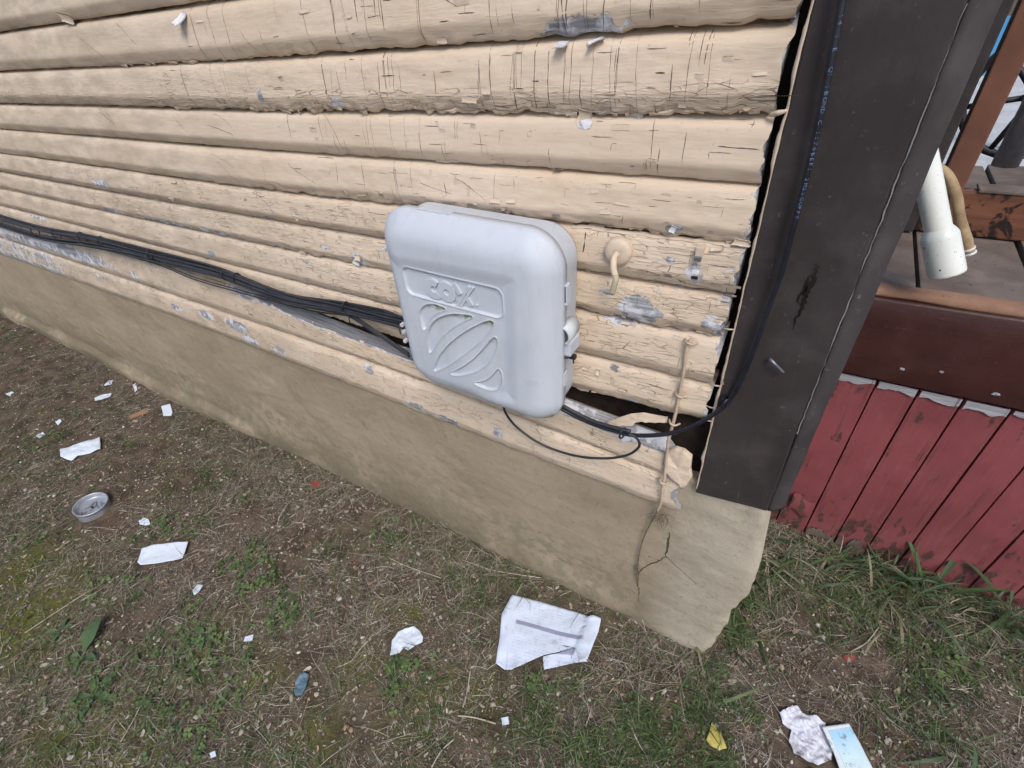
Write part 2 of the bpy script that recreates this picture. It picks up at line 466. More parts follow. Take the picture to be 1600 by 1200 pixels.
def m_soil():
    t = NT('soil'); co = t.coord()
    b = t.noise(co, 2.2, 3); m2 = t.noise(co, 12, 4, .65); f = t.noise(co, 90, 3, .7)
    v = t.vor(co, 130.0); vc = t.vor(co, 130.0, 'F1', 'Color')
    c = t.mix(t.ss(m2, .35, .65), (.070, .051, .037), (.145, .108, .079))
    c = t.mix(t.math('MULTIPLY', t.ss(b, .52, .70), .55), c, (.12, .070, .050))
    g = t.math('MULTIPLY', t.ss(v, .35, .2), t.ss(t.sep(vc)[0], .55, .6))
    gc = t.mix(t.sep(vc)[1], (.14, .11, .085), (.30, .26, .21))
    c = t.mix(g, c, gc)
    moss = t.math('MULTIPLY', t.attr('moss'), t.ss(t.noise(co, 45, 3, .7), .32, .55))
    c = t.mix(moss, c, t.mix(f, (.07, .082, .016), (.15, .145, .035)))
    h = t.math('ADD', t.math('MULTIPLY', f, .8), t.math('MULTIPLY', m2, .7))
    h = t.math('ADD', h, t.math('MULTIPLY', t.math('SUBTRACT', .5, v), t.math('MULTIPLY', g, 1.2)))
    return t.fin(c, .95, t.bump(h, .9, .006), .1)
M['soil'] = m_soil()
M['litter'] = m_col('litter_colours', .9, .1)
M['gravel'] = m_col('gravel_colours', .85, .2, .4)
M['grass'] = m_col('grass_colours', .55, .3, 0, .25)

# ================================================================== GROUND
def gz(x, y):
    x = np.asarray(x, float); y = np.asarray(y, float)
    h = (fbm(x * 2.1, y * 2.1, 3, 3) - .5) * .030 + (fbm(x * 11, y * 11, 9, 3) - .5) * .016 + (fbm(x * 45, y * 45, 21, 2) - .5) * .006
    fade = np.exp(-np.maximum(np.hypot(np.maximum(np.abs(x + 1) - 4, 0), np.maximum(np.abs(y) - 1.6, 0)), 0) * .8)
    return h * fade + .012 * sstep(-.10, .0, y) * sstep(.25, .0, y)
MOSS = [(70, 930, .22), (40, 1010, .2), (30, 880, .15), (120, 1150, .2), (640, 960, .07), (560, 1030, .10), (690, 1060, .07), (590, 945, .05), (750, 1080, .08), (400, 1060, .12), (330, 1000, .12), (650, 1120, .12), (200, 1190, .15), (1060, 870, .08), (480, 1170, .12)]
def moss_f(x, y):
    s = np.zeros(np.broadcast(x, y).shape)
    for px, py, r in MOSS:
        g = G(px, py); s += np.exp(-((x - g[0]) ** 2 + (y - g[1]) ** 2) / (r * r * .6))
    return np.clip(s, 0, 1)
def graded(lo, a, b, hi, fine, n):
    k = np.linspace(0, 1, n) ** 2.2
    return np.unique(np.round(np.concatenate([a - (a - lo) * k[::-1], np.arange(a, b, fine), b + (hi - b) * k]), 5))
gx = graded(-120, -3.4, 1.4, 120, .011, 46)
gy = graded(-90, -1.5, .72, 160, .010, 46)
X, Yy = np.meshgrid(gx, gy, indexing='ij')
ground = mesh('ground', np.stack([X, Yy, gz(X, Yy)], -1), gridF(len(gx), len(gy)), M['soil'], None, True,
              attrs={'moss': moss_f(X, Yy)})
tag(ground, 'bare brown soil with moss patches and thin dry grass', 'ground', kind='structure')

V, F = box_pts(.9, 6.0, 3.2, 16.0, -.3, .02, .01)
drive = mesh('driveway', V, F, m_simple('pale_concrete', (.42, .42, .42), (.55, .55, .55), 20, .9, .4, .002, .1), None)
tag(drive, 'pale grey concrete driveway seen through the porch', 'driveway', kind='structure')

# ================================================================== FOUNDATION
fx = np.concatenate([np.linspace(-7, -3.4, 60), np.arange(-3.38, .0, .016), np.linspace(.0, .166, 24)])
fz = np.concatenate([np.linspace(-.15, .74, 75)])
X, Z = np.meshgrid(fx, fz, indexing='ij')
Y0 = (fbm(X * 3, Z * 4, 41, 4) - .5) * .016 + (fbm(X * 20, Z * 24, 47, 3) - .5) * .0045
Y0 += -.020 * sstep(.16, .0, Z) * (vnoise(X * 2.2, X * 0 + 3, 5)) - .03 * sstep(.085, .055, Z + .03 * (vnoise(X * 9, X * 0, 8) - .5)) * sstep(-1.9, -2.2, X) * sstep(-6, -4.6, X)
Y0 += -.012 * sstep(-.12, .1, X) * sstep(.0, .3, Z) + .006
edge = X > .15
Xe = X + np.where(X > .10, (X - .10) / .066 * ((fbm(Z * 7, Z * 0 + 2, 61, 4) - .5) * .045 + .012 * np.sin(Z * 6.0)), 0)
Xe = Xe - .030 * sstep(.45, .0, Z) * sstep(.0, .166, X)
Y0 += np.where(X > .145, (X - .145) ** 2 * 20, 0)
nu, nv = X.shape
Vf = np.stack([Xe, Y0, Z], -1).reshape(-1, 3)
Ff = gridF(nu, nv).tolist()
# return round the right-hand corner and top
b0 = len(Vf)
side = np.stack([Xe[-1] - .004, np.full(nv, .45), Z[-1]], -1)
top = np.stack([Xe[:, -1], np.full(nu, .12), Z[:, -1]], -1)
Vf = np.vstack([Vf, side, top])
for j in range(nv - 1): Ff.append([(nu - 1) * nv + j, b0 + j, b0 + j + 1, (nu - 1) * nv + j + 1])
for i in range(nu - 1): Ff.append([i * nv + nv - 1, (i + 1) * nv + nv - 1, b0 + nv + i + 1, b0 + nv + i])
found = empty('foundation_wall', (-2, 0, 0), 'tan stained stucco foundation wall under the peeling siding', 'wall')
face = mesh('stucco_face', Vf, Ff, M['stucco'], found, True)
def found_y(x, z):
    i = np.argmin((fx - x) ** 2); j = np.argmin((fz - z) ** 2); return Y0[i, j]
def ribbon(mb, P, w, nrm, off=.0006, jag=.35):
    P = np.asarray(P, float); m = len(P)
    T = np.gradient(P, axis=0); S = np.cross(T, nrm); S /= np.linalg.norm(S, axis=1)[:, None] + 1e-9
    w = np.interp(np.linspace(0, 1, m), np.linspace(0, 1, len(w)), w) if np.ndim(w) else np.full(m, w)
    w1 = w * (1 + RNG.uniform(-jag, jag, m)); w2 = w * (1 + RNG.uniform(-jag, jag, m))
    V = np.concatenate([P + S * (w1 / 2)[:, None] + nrm * off, P - S * (w2 / 2)[:, None] + nrm * off])
    mb.add(V, [[i, i + 1, m + i + 1, m + i] for i in range(m - 1)])
mb = MB()
def fcrack(pts, w):
    P = [W(*p, 0) for p in pts]
    P = smooth_path(P, 5)
    P[:, 0] += RNG.normal(0, .0016, len(P)); P[:, 2] += RNG.normal(0, .0012, len(P))
    P[:, 1] = [found_y(p[0], p[2]) for p in P]
    ribbon(mb, P, w, np.array([0, -1.0, 0]), .0015)
fcrack([(1045, 832), (1044, 850), (1040, 870)], [.0015, .005, .006, .003])
fcrack([(1040, 870), (1030, 876), (1015, 882), (1003, 890), (998, 896)], [.003, .003, .002])
fcrack([(1042, 870), (1058, 883), (1075, 897), (1090, 910)], [.0022, .0016, .0008])
fcrack([(998, 896), (996, 912), (998, 925), (997, 940)], [.0035, .003, .001])
mb.build('stucco_cracks', M['crack'], found)
tag(bpy.data.objects['stucco_cracks'], kind='stuff')

# ================================================================== SIDING
house = empty('house_wall', (-2.5, 0, .63), 'cream clapboard house wall with cracked and peeling paint', 'wall')
V, F = box_pts(-7, .004, .032, .10, .56, 2.3)
mesh('sheathing', V, F, M['dark'], house)
LX = np.array([-5.0, -2.2, -1.0, -.5, -.01])
LIPS = [  # height of each board's lower lip at LX
    [1.86, 1.862, 1.865, 1.868, 1.868],
    [1.764, 1.766, 1.77, 1.776, 1.778],
    [1.664, 1.668, 1.676, 1.680, 1.682],
    [1.566, 1.568, 1.574, 1.580, 1.585],
    [1.470, 1.473, 1.476, 1.480, 1.486],
    [1.384, 1.386, 1.390, 1.394, 1.398],
    [1.288, 1.290, 1.293, 1.302, 1.311],
    [1.204, 1.206, 1.210, 1.214, 1.220],
    [1.120, 1.122, 1.124, 1.128, 1.136],
    [1.022, 1.024, 1.022, 1.024, 1.030],
    [0.948, 0.950, 0.921, 0.910, 0.938],
    [0.806, 0.800, 0.785, 0.768, 0.735],
    [0.668, 0.678, 0.652, 0.638, 0.628]]
NB = len(LIPS)
XEND = [-.012, -.012, -.012, -.010, -.012, -.010, -.009, -.010, -.012, -.010, -.008, -.022, -.030]
_pz = np.array([1.12, 1.02, .99, .965, .935, .895, .84, .76, .66, .56, .46, .38, .32, .28, .24, .19, .14, .09, .05, .015, .0, -.004])
_py = np.array([.014, .012, .009, .004, -.002, -.0078, -.0120, -.0145, -.0160, -.0172, -.0184, -.0194, -.0202, -.0205, -.0200, -.0182, -.0160, -.0138, -.0120, -.0106, -.0080, -.002])
PT = np.linspace(0, 1, 34)
_arc = np.concatenate([[0], np.cumsum(np.hypot(np.diff(_pz) * .095, np.diff(_py)))]); ARC = _arc[-1]; _arc = _arc / ARC
PZ = np.interp(PT, _arc, _pz); PY = np.interp(PT, _arc, _py)
def lipz(k, x): return np.interp(x, LX, LIPS[k])
def boardH(k, x):
    if k == 0: return np.full(np.shape(x), .098)
    if k == 11: return np.interp(x, [-5, -1.7, -1.45, -1.3, -1.0, -.87, -.5, -.33, -.2, -.08, 0], [.962, .95, .925, .904, .872, .860, .857, .853, .842, .834, .826]) / 1.0 - lipz(k, x)
    return lipz(k - 1, x) - lipz(k, x)
ROUGH = {3: .6, 4: 1.0, 6: .9, 8: 1.0, 9: .5, 10: .8, 11: .5, 12: .6}
def bpos(k, x, t, micro=True):
    """point on board k at length x, profile parameter t (0 top .. 1 lip)"""
    x = np.asarray(x, float); t = np.asarray(t, float)
    H = boardH(k, x); z0 = lipz(k, x)
    pz = np.interp(t, PT, PZ); py = np.interp(t, PT, PY)
    wave = (fbm(x * 1.3, x * 0 + k * 7.7, 71, 2) - .5) * .006
    y = py * (1.0 + .25 * (vnoise(x * .9, x * 0 + k * 3.1, 77) - .5)) + (fbm(x * .8, x * 0 + k, 79, 2) - .5) * .006
    z = z0 + np.where(k == 11, pz / 1.12, pz) * H + wave
    if k == 11: y = y + .004
    if micro:
        r = ROUGH.get(k, .35)
        near = sstep(-1.6, -.9, x) * .7 + .3
        lipm = sstep(.72, .97, t)
        y = y + (fbm(x * 32, t * 9 + k * 5, 83, 3) - .5) * .0035 * r * near
        y = y + (fbm(x * 60, t * 16 + k * 5, 85, 3) - .5) * .005 * r * lipm * near
        z = z + lipm * (fbm(x * 40, x * 0 + k * 9.0, 87, 3) - .5) * .014 * r * near
    return np.stack(np.broadcast_arrays(x, y, z), -1)
def bnorm(k, x, t):
    a = bpos(k, x + .002, t, False) - bpos(k, x - .002, t, False)
    b = bpos(k, x, np.minimum(t + .01, 1), False) - bpos(k, x, np.maximum(t - .01, 0), False)
    n = np.cross(b, a); n /= np.linalg.norm(n, axis=-1, keepdims=True) + 1e-12
    return np.where(n[..., 1:2] > 0, -n, n)
def locate(px, py):
    """photo measurement -> (board, x, t)"""
    p = W(px, py, -.016)
    best = None
    for k in range(NB):
        q = bpos(k, np.full(40, p[0]), np.linspace(.03, 1, 40), False)
        # compare along the line of sight
        d = q - CAM; r = _ray(px, py); r = r / np.linalg.norm(r)
        e = np.linalg.norm(d - (d @ r)[:, None] * r, axis=1)
        i = int(np.argmin(e))
        if best is None or e[i] < best[0]: best = (e[i], k, p[0], np.linspace(.03, 1, 40)[i])
    return best[1:]
# bare patches: photo place, half width, half height (metres), strength
PEEL = [(905, 50, .045, .016, 1.2), (285, 35, .02, .02, .5), (160, 287, .05, .014, .9), (175, 330, .06, .012, 1.0), (255, 350, .13, .011, 1.1), (330, 363, .10, .009, .9),
        (40, 375, .35, .012, 1.0), (110, 395, .30, .018, 1.1), (20, 400, .3, .012, 1.0), (65, 402, .12, .01, .9), (150, 430, .05, .012, .6), (210, 430, .03, .012, .8), (220, 447, .03, .009, .8), (275, 480, .03, .010, 1.0), (322, 493, .04, .012, 1.1), (370, 510, .05, .014, 1.2),
        (395, 532, .035, .010, 1.0), (440, 548, .025, .01, 1.0), (655, 635, .035, .008, 1.1), (700, 655, .035, .010, 1.1), (780, 678, .012, .010, 1.1), (575, 577, .02, .008, .9), (560, 405, .022, .014, 1.1), (330, 395, .02, .01, .9),
        (995, 488, .026, .026, 1.35), (970, 500, .03, .008, 1.0), (1030, 492, .008, .006, 1.0), (1085, 430, .010, .014, 1.1), (1055, 358, .010, .008, 1.1), (1145, 468, .02, .012, .7), (1110, 505, .012, .012, .9), (1135, 520, .02, .018, .8), (1050, 407, .008, .006, .9),
        (960, 575, .010, .006, .9), (985, 628, .012, .01, 1.0), (1060, 745, .014, .010, .9), (1075, 735, .01, .008, 1.0), (975, 682, .02, .010, 1.2), (945, 455, .016, .006, .8), (410, 150, .008, .010, 1.0), (528, 160, .010, .009, 1.1), (910, 190, .01, .01, .8),
        (420, 345, .03, .008, .8), (505, 385, .02, .006, .7), (480, 412, .02, .006, .7), (425, 385, .03, .005, .8), (60, 340, .1, .01, .7)]
PEEL = [(*locate(a, b), w * 1.4, h * 1.4, s * 1.25) for a, b, w, h, s in PEEL]
boards = []
def xcols(k):
    e = XEND[k]
    return np.concatenate([np.linspace(-6.2, -2.6, 70, endpoint=False), np.linspace(-2.6, -1.3, 130, endpoint=False), np.arange(-1.3, e, .0052), [e]])
ND = len(PT)
for k in range(NB):
    xs = xcols(k); nx = len(xs)
    X, T = np.meshgrid(xs, PT, indexing='ij')
    P = bpos(k, X, T)
    # ragged right-hand end
    rag = (fbm(T * 7 + k * 3.3, T * 0, 91, 3) - .5) * .016
    if k == 11: rag = rag - .055 * sstep(.42, .10, T) + .006 * np.sin(T * 20)
    if k == 12: rag = rag + .014 * np.sin(T * 9)
    if k == 10: rag = rag - .010 * sstep(.6, 1, T)
    P[..., 0] += rag * sstep(XEND[k] - .06, XEND[k], X)
    # attributes
    arc = T * ARC
    peel = np.zeros_like(X)
    for (kb, xb, tb, w, h, s) in PEEL:
        if kb != k: continue
        peel = np.maximum(peel, s * np.exp(-(((X - xb) / w) ** 2 + ((T - tb) * ARC / h) ** 2) ** 1.2) * .82)
    low = {7: .17, 8: .20, 9: .15, 10: .16, 11: .21, 12: .22}.get(k, 0.0)
    peel = np.maximum(peel, low * (.4 + 1.2 * fbm(X * 3, T * 3 + k, 95, 3)))
    peel = np.maximum(peel, sstep(XEND[k] - .03, XEND[k] + .005, X) * .40 * (k > 5))
    if k == 11: peel = np.maximum(peel, sstep(.34, .27, T + .10 * (fbm(X * 18, X * 0, 96, 3) - .5)) * sstep(-1.75, -1.4, X) * np.where(X < -.45, 2.0, 1.55))
    if k in (11, 12): peel = np.maximum(peel, .58 * sstep(-2.6, -3.4, X) * (.4 + fbm(X * 5, T * 4, 98, 3)))
    dirt = 1.25 * sstep(.24, .10, T) * (.55 + vnoise(X * 5, X * 0 + k, 97)) + .55 * sstep(.80, 1.0, T) * (.35 + fbm(X * 7, X * 0 + k * 2, 99, 3))  # top band paints shade beneath the lap above, with grime; lips get dirt
    dirt += .9 * np.exp(-((X - XEND[k]) / .035) ** 2) * (.25 + (k in (4, 7, 8)) * .9) * fbm(X * 40, T * 8 + k, 93, 3)
    dirt += .55 * sstep(-.7, -1.9, X)  # darker towards the far left
    craze = np.clip({3: .35, 4: .5, 5: .25, 6: .35, 7: .75, 8: 1.0, 9: .9, 10: .9, 11: .8, 12: .8}.get(k, .2) * (.35 + 1.1 * fbm(X * 2.2, T * 2 + k * 4, 101, 3)), 0, 1.2)
    if k == 4: craze += 1.0 * sstep(.6, .75, T)
    V = P.reshape(-1, 3)
    Fq = gridF(nx, ND)
    uv = np.stack([X + k * 3.17, arc + k * .31], -1).reshape(-1, 2)
    # back of the board, closed with end caps
    nb = len(V)
    back = np.stack([np.stack([xs, np.full(nx, .026), P[:, 0, 2]], -1), np.stack([xs, np.full(nx, .020), P[:, -1, 2] + .004], -1)], 1)
    back[:, 0, 0] = P[:, 0, 0]; back[:, 1, 0] = P[:, -1, 0]
    V = np.vstack([V, back.reshape(-1, 3)])
    i = np.arange(nx - 1)
    under = np.stack([i * ND + ND - 1, (i + 1) * ND + ND - 1, nb + (i + 1) * 2 + 1, nb + i * 2 + 1], -1)
    rear = np.stack([nb + i * 2 + 1, nb + (i + 1) * 2 + 1, nb + (i + 1) * 2, nb + i * 2], -1)
    over = np.stack([nb + i * 2, nb + (i + 1) * 2, (i + 1) * ND, i * ND], -1)
    e0 = (nx - 1) * ND
    cap = np.array([[e0 + j, e0 + j + 1, nb + (nx - 1) * 2 + 1, nb + (nx - 1) * 2 + (0 if j < ND - 2 else 0)] for j in range(0, ND - 1)])
    Fall = np.vstack([Fq, under, rear, over])
    pad = lambda a, v=0: np.concatenate([a.ravel(), np.full(nx * 2, v)])
    uv = np.vstack([uv, np.repeat(uv.reshape(nx, ND, 2)[:, -1], 2, 0)])
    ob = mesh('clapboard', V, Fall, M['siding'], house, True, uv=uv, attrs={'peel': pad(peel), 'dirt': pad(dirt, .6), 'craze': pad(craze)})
    boards.append(ob)
    cm = MB()
    cm.add(np.vstack([P[-1], back[-1]]), [[j + 1, j, ND, ND + 1] if False else [j + 1, j, ND] for j in range(ND // 2)] + [[j + 1, j, ND + 1] for j in range(ND // 2, ND - 1)] + [[ND // 2, ND, ND + 1]])
    cm.build('board_end', M['wood'], ob)

# ------------------------------------------------------------------ cracks, lifted edges and flakes in the paint
CR = [MB() for _ in range(NB)]; LF = [MB() for _ in range(NB)]; WD = [MB() for _ in range(NB)]
def crack(k, xs, ts, w, lift=0.0, side=1):
    xs = np.asarray(xs, float); ts = np.clip(np.asarray(ts, float), .02, 1)
    m = max(4, int(len(xs)))
    P = bpos(k, xs, ts); N = bnorm(k, xs, ts)
    T = np.gradient(P, axis=0); S = np.cross(T, N); S /= np.linalg.norm(S, axis=1)[:, None] + 1e-9
    n = len(xs)
    taper = np.minimum(1, np.minimum(np.arange(n), np.arange(n)[::-1]) * .7 + .25)
    w = w * .58; w = w if w < .0028 else w * 1.7; lift = lift * .5 if RNG.random() < .55 else 0.0
    wv = w * taper * RNG.uniform(.5, 1.4, n)
    V = np.concatenate([P + S * (wv / 2)[:, None] + N * .0005, P - S * (wv / 2)[:, None] + N * .0005])
    CR[k].add(V, [[i, i + 1, n + i + 1, n + i] for i in range(n - 1)])
    if lift > 0:
        lw = RNG.uniform(.003, .008)
        lv = lift * taper * RNG.uniform(.5, 1.3, n)
        a = P + side * S * (wv * .35)[:, None] + N * (lv + .0006)[:, None]
        b = P + side * S * (wv * .35 + lw * .45)[:, None] + N * (lv * .55 + .0006)[:, None]
        c = P + side * S * (wv * .35 + lw)[:, None] + N * .0003
        LF[k].add(np.concatenate([a, b, c]), [[i, i + 1, n + i + 1, n + i] for i in range(n - 1)] + [[n + i, n + i + 1, 2 * n + i + 1, 2 * n + i] for i in range(n - 1)])
def vcrack(k, x, t0, t1, w, lift=0):
    n = max(4, int(abs(t1 - t0) / .07) + 2)
    ts = np.linspace(t0, t1, n)
    xs = x + np.cumsum(RNG.normal(0, .00045, n)) + (ts - t0) * RNG.normal(0, .006)
    crack(k, xs, ts, w, lift, random.choice((1, -1)))
def hcrack(k, x0, x1, t, w, lift=0, wob=.02):
    n = max(5, int(abs(x1 - x0) / .006) + 2)
    xs = np.linspace(x0, x1, n)
    ts = t + np.cumsum(RNG.normal(0, wob * .35, n)) * .6
    crack(k, xs, ts, w, lift, random.choice((1, 1, -1)))
def arc_crack(k, x0, x1, t0, t1, w, bow):
    s = np.linspace(0, 1, 14)
    crack(k, x0 + (x1 - x0) * s, t0 + (t1 - t0) * s ** bow + RNG.normal(0, .004, 14), w)
def flake(k, x, t, w, h, curl, up=False, mat_wood=True, tw=0.0):
    """curled paint chip, still attached along one edge, over the patch it left"""
    nu_, nv_ = 5, 5
    u = np.linspace(-.5, .5, nu_); v = np.linspace(0, 1, nv_)
    P0 = bpos(k, x, t); N = bnorm(k, x, t)
    a = bpos(k, x + .003, t, False) - bpos(k, x - .003, t, False); a /= np.linalg.norm(a)
    d = np.cross(a, N); d /= np.linalg.norm(d)
    if d[2] > 0: d = -d
    if up: d = -d
    ca, sa = math.cos(tw), math.sin(tw)
    a, d = a * ca + d * sa, d * ca - a * sa
    ed = RNG.uniform(-.13, .13, (nu_, nv_, 2))
    V = []
    for i in range(nu_):
        for j in range(nv_):
            th = curl * v[j]
            ln = h * (math.sin(th) / curl if curl > .05 else v[j]); hi = h * ((1 - math.cos(th)) / curl if curl > .05 else 0)
            V.append(P0 + a * (w * (u[i] + ed[i, j, 0] * .5)) + d * (ln + h * ed[i, j, 1] * (.6 if j == nv_ - 1 else .15)) + N * (hi + .0007))
    LF[k].add(V, [[i * nv_ + j, (i + 1) * nv_ + j, (i + 1) * nv_ + j + 1, i * nv_ + j + 1] for i in range(nu_ - 1) for j in range(nv_ - 1)])
    if mat_wood:
        n = 9; th = np.linspace(0, 2 * np.pi, n, endpoint=False) + RNG.uniform(0, 6)
        r = RNG.uniform(.6, 1.1, n)
        pts = [P0 + d * h * .45 + N * .0004 + a * w * .58 * r[q] * math.cos(th[q]) + d * h * .62 * r[q] * math.sin(th[q]) for q in range(n)]
        WD[k].add(pts, [list(range(n))])
# long vertical checking in the upper courses
for k, xa, xb, dens in ((2, -.80, -.05, 26), (3, -.78, -.03, 36), (4, -.85, -.03, 44), (5, -1.05, -.5, 16), (5, -.5, -.03, 5), (6, -1.15, -.45, 9), (3, -1.25, -.8, 9), (4, -1.4, -.85, 9), (1, -.8, -.05, 14), (7, -.9, -.6, 4)):
    for q in range(dens):
        x = RNG.uniform(xa, xb)
        if k <= 4 and RNG.random() < .55:        # clustered checks
            x = (RNG.choice([-.72, -.66, -.42, -.36, -.30, -.22, -.12]) + RNG.normal(0, .022)) if xa > -.9 else x
        L = RNG.choice([.2, .35, .6, .9], p=[.2, .3, .25, .25])
        t0 = RNG.uniform(.10, max(.12, .98 - L)); t1 = min(.98, t0 + L)
        vcrack(k, x, t0, t1, RNG.choice([.0008, .0012, .0018, .0026], p=[.45, .32, .15, .08]), 0.0)
    for q in range(int(dens * .55)):
        x = RNG.uniform(xa, xb); hcrack(k, x, x + RNG.uniform(.010, .035), RNG.uniform(.2, .95), RNG.choice([.0009, .0014, .0022]), RNG.choice([0, .0012, .0025], p=[.5, .3, .2]), .008)
# curved hairline cracks in the middle-left courses
for q in range(18):
    k = int(RNG.choice([3, 4, 5, 5, 6, 6, 7])); x = RNG.uniform(-1.9, -.45)
    arc_crack(k, x, x + RNG.uniform(.03, .11), RNG.uniform(.18, .55), RNG.uniform(.5, .95), RNG.choice([.0008, .0011, .0014]), RNG.uniform(.6, 2.2))
# alligatoring in the lower courses: short stepped cracks with lifted rims
for k, xa, xb, n in ((6, -.95, -.02, 60), (7, -1.15, -.02, 110), (8, -1.2, -.02, 150), (9, -1.2, -.02, 150), (10, -1.3, -.02, 150), (11, -1.5, -.04, 170), (12, -1.7, -.05, 190), (7, -2.6, -1.15, 50), (8, -2.6, -1.2, 40), (11, -3.0, -1.5, 60), (12, -3.0, -1.7, 70), (5, -.6, -.02, 26), (4, -1.2, -.02, 60)):
    for q in range(n):
        x = RNG.uniform(xa, xb); t = RNG.uniform(.22, .97)
        if k == 4: t = RNG.uniform(.72, .98)
        ln = RNG.choice([.008, .016, .03, .055], p=[.3, .35, .25, .1])
        hcrack(k, x, x + ln, t, RNG.choice([.0007, .0011, .0017], p=[.5, .35, .15]), RNG.choice([0, .0007, .0015], p=[.5, .32, .18]), .012)
        if RNG.random() < .35: vcrack(k, x + RNG.choice([0, ln]), t, min(.98, t + RNG.uniform(.06, .22)), RNG.choice([.0008, .0013]), RNG.choice([0, .001]))
# paint curling away from the horizontal splits
for q in range(14):
    k = int(RNG.choice([3, 4, 4, 5, 6, 6, 7, 8])); x = RNG.uniform(-1.1, -.05)
    flake(k, x, RNG.uniform(.5, .95), RNG.uniform(.012, .035), RNG.uniform(.004, .010), RNG.uniform(.3, .9), RNG.random() < .4, True, RNG.normal(0, .12))
# chips
for k, xa, xb, n in ((3, -.8, -.05, 5), (4, -1.2, -.03, 22), (5, -1.1, -.03, 6), (6, -1.0, -.02, 22), (7, -2.4, -.02, 26), (8, -2.4, -.02, 36), (9, -1.6, -.02, 26), (10, -1.6, -.02, 26), (11, -2.8, -.04, 34), (12, -3.0, -.05, 40)):
    for q in range(n):
        x = RNG.uniform(xa, xb); t = RNG.uniform(.7, .98) if k in (4, 6) else RNG.uniform(.2, .96)
        flake(k, x, t, RNG.uniform(.004, .015), RNG.uniform(.003, .009), RNG.uniform(.08, .45), RNG.random() < .3, RNG.random() < .7, RNG.normal(0, .25))
# torn paint hanging along some lips
for k, xa, xb, step in ((4, -.95, -.02, .006), (6, -.33, -.015, .006), (8, -.33, -.02, .007), (3, -1.6, -1.1, .012), (4, -1.45, -.95, .010), (8, -1.05, -.7, .012), (10, -.33, -.06, .010)):
    xs = np.arange(xa, xb, step); n = len(xs)
    if n < 3: continue
    P = bpos(k, xs, np.full(n, .93)); Q = bpos(k, xs, np.full(n, .995))
    dr = np.abs(RNG.normal(0, .0032, n)) * (fbm(xs * 14, xs * 0 + k, 111, 2) > .38) ; dr = np.convolve(dr, [.25, .5, .25], 'same')
    Q2 = Q.copy(); Q2[:, 2] -= dr * 1.3 + .0006; Q2[:, 1] -= .0015 + RNG.uniform(0, .004, n)
    P[:, 1] -= .0008
    mid = (P + Q2) / 2; mid[:, 1] -= .0010
    torn = vnoise(xs * 26, xs * 0 + k, 113) * .6 + vnoise(xs * 90, xs * 0 + k, 114) * .4
    V = np.concatenate([P, mid, Q2])
    LF[k].add(V, [f for i in range(n - 1) if torn[i] > .52 for f in ([i, i + 1, n + i + 1, n + i], [n + i, n + i + 1, 2 * n + i + 1, 2 * n + i])])
# the wide split under the sixth lip, right of the box
for pts, w in (([(890, 357), (905, 360), (930, 362), (955, 364), (985, 371), (1010, 377), (1040, 383), (1060, 390), (1080, 393), (1110, 389), (1150, 398)], .006),):
    kk = []; 
    for p in pts: kk.append(locate(*p))
    k = 7
    xs = np.array([q[1] for q in kk]); ts = np.array([.19, .19, .19, .2, .21, .21, .2, .21, .2, .2, .21])
    xi = np.linspace(xs[0], xs[-1], 44); crack(k, xi, np.interp(xi, xs, ts) + .03 * (vnoise(xi * 60, xi * 0, 5) - .5), w, .0015, 1)
for (px0, py0, px1, py1, w) in ((914, 375, 912, 395, .004), (914, 362, 914, 377, .004)):
    a = locate(px0, py0); b = locate(px1, py1); crack(a[0], np.linspace(a[1], b[1], 6), np.linspace(a[2], max(b[2], a[2] + .12), 6), w, .001)
for k in range(NB):
    for mbx, nm, mt in ((CR[k], 'paint_cracks', 'crack'), (LF[k], 'paint_chips', 'flake'), (WD[k], 'bare_spots', 'wood')):
        o = mbx.build(nm, M[mt], boards[k])
        if o: tag(o, kind='stuff')

def big_flake(px, py, w, h, curl, mat='primer', up=False, tw=0.0, t=None):
    """a chip big enough to see on its own: a thin solid curl"""
    k, x, tt = locate(px, py)
    if t is not None: tt = t
    tmp = LF[k]; LF[k] = MB(); flake(k, x, tt, w, h, curl, up, False, tw)
    V = np.concatenate(LF[k].V); F = LF[k].F; LF[k] = tmp
    N = bnorm(k, x, tt); n = len(V)
    V2 = np.vstack([V, V + N * .0011])
    F2 = [f for f in F] + [[q + n for q in f[::-1]] for f in F]
    nv_ = 5
    rim = [i * nv_ for i in range(5)] + [4 * nv_ + j for j in range(1, 5)] + [i * nv_ + 4 for i in range(3, -1, -1)] + [j for j in range(3, 0, -1)]
    for a, b in zip(rim, rim[1:] + rim[:1]): F2.append([a, b, b + n, a + n])
    return mesh('paint_flake', V2, F2, M[mat], boards[k], True)
big_flake(285, 18, .024, .035, .5, 'primer', tw=.35)
big_flake(876, 62, .017, .022, .7, 'primer')
big_flake(925, 60, .024, .018, .9, 'primer', tw=-.5)
big_flake(912, 178, .022, .022, 1.0, 'flake', tw=.3, t=.93)
big_flake(985, 180, .026, .010, 1.2, 'primer', tw=-.35, t=.95)
big_flake(560, 398, .02, .014, .6, 'flake')
big_flake(556, 408, .02, .012, .9, 'primer', tw=.5)
big_flake(1055, 352, .010, .012, .6, 'primer', tw=.4)
big_flake(100, 20, .05, .022, .5, 'flake', tw=.2)
big_flake(935, 578, .010, .012, .6, 'flake')
big_flake(915, 572, .014, .008, .5, 'flake')
big_flake(975, 612, .018, .008, .5, 'flake', up=True)
big_flake(1140, 462, .018, .006, 1.1, 'flake', tw=.1)
big_flake(1160, 373, .025, .010, .8, 'flake', tw=.1)
big_flake(1120, 385, .02, .008, .9, 'flake', tw=-.2)
big_flake(470, 395, .03, .006, .8, 'flake')
big_flake(270, 283, .03, .006, .8, 'flake')
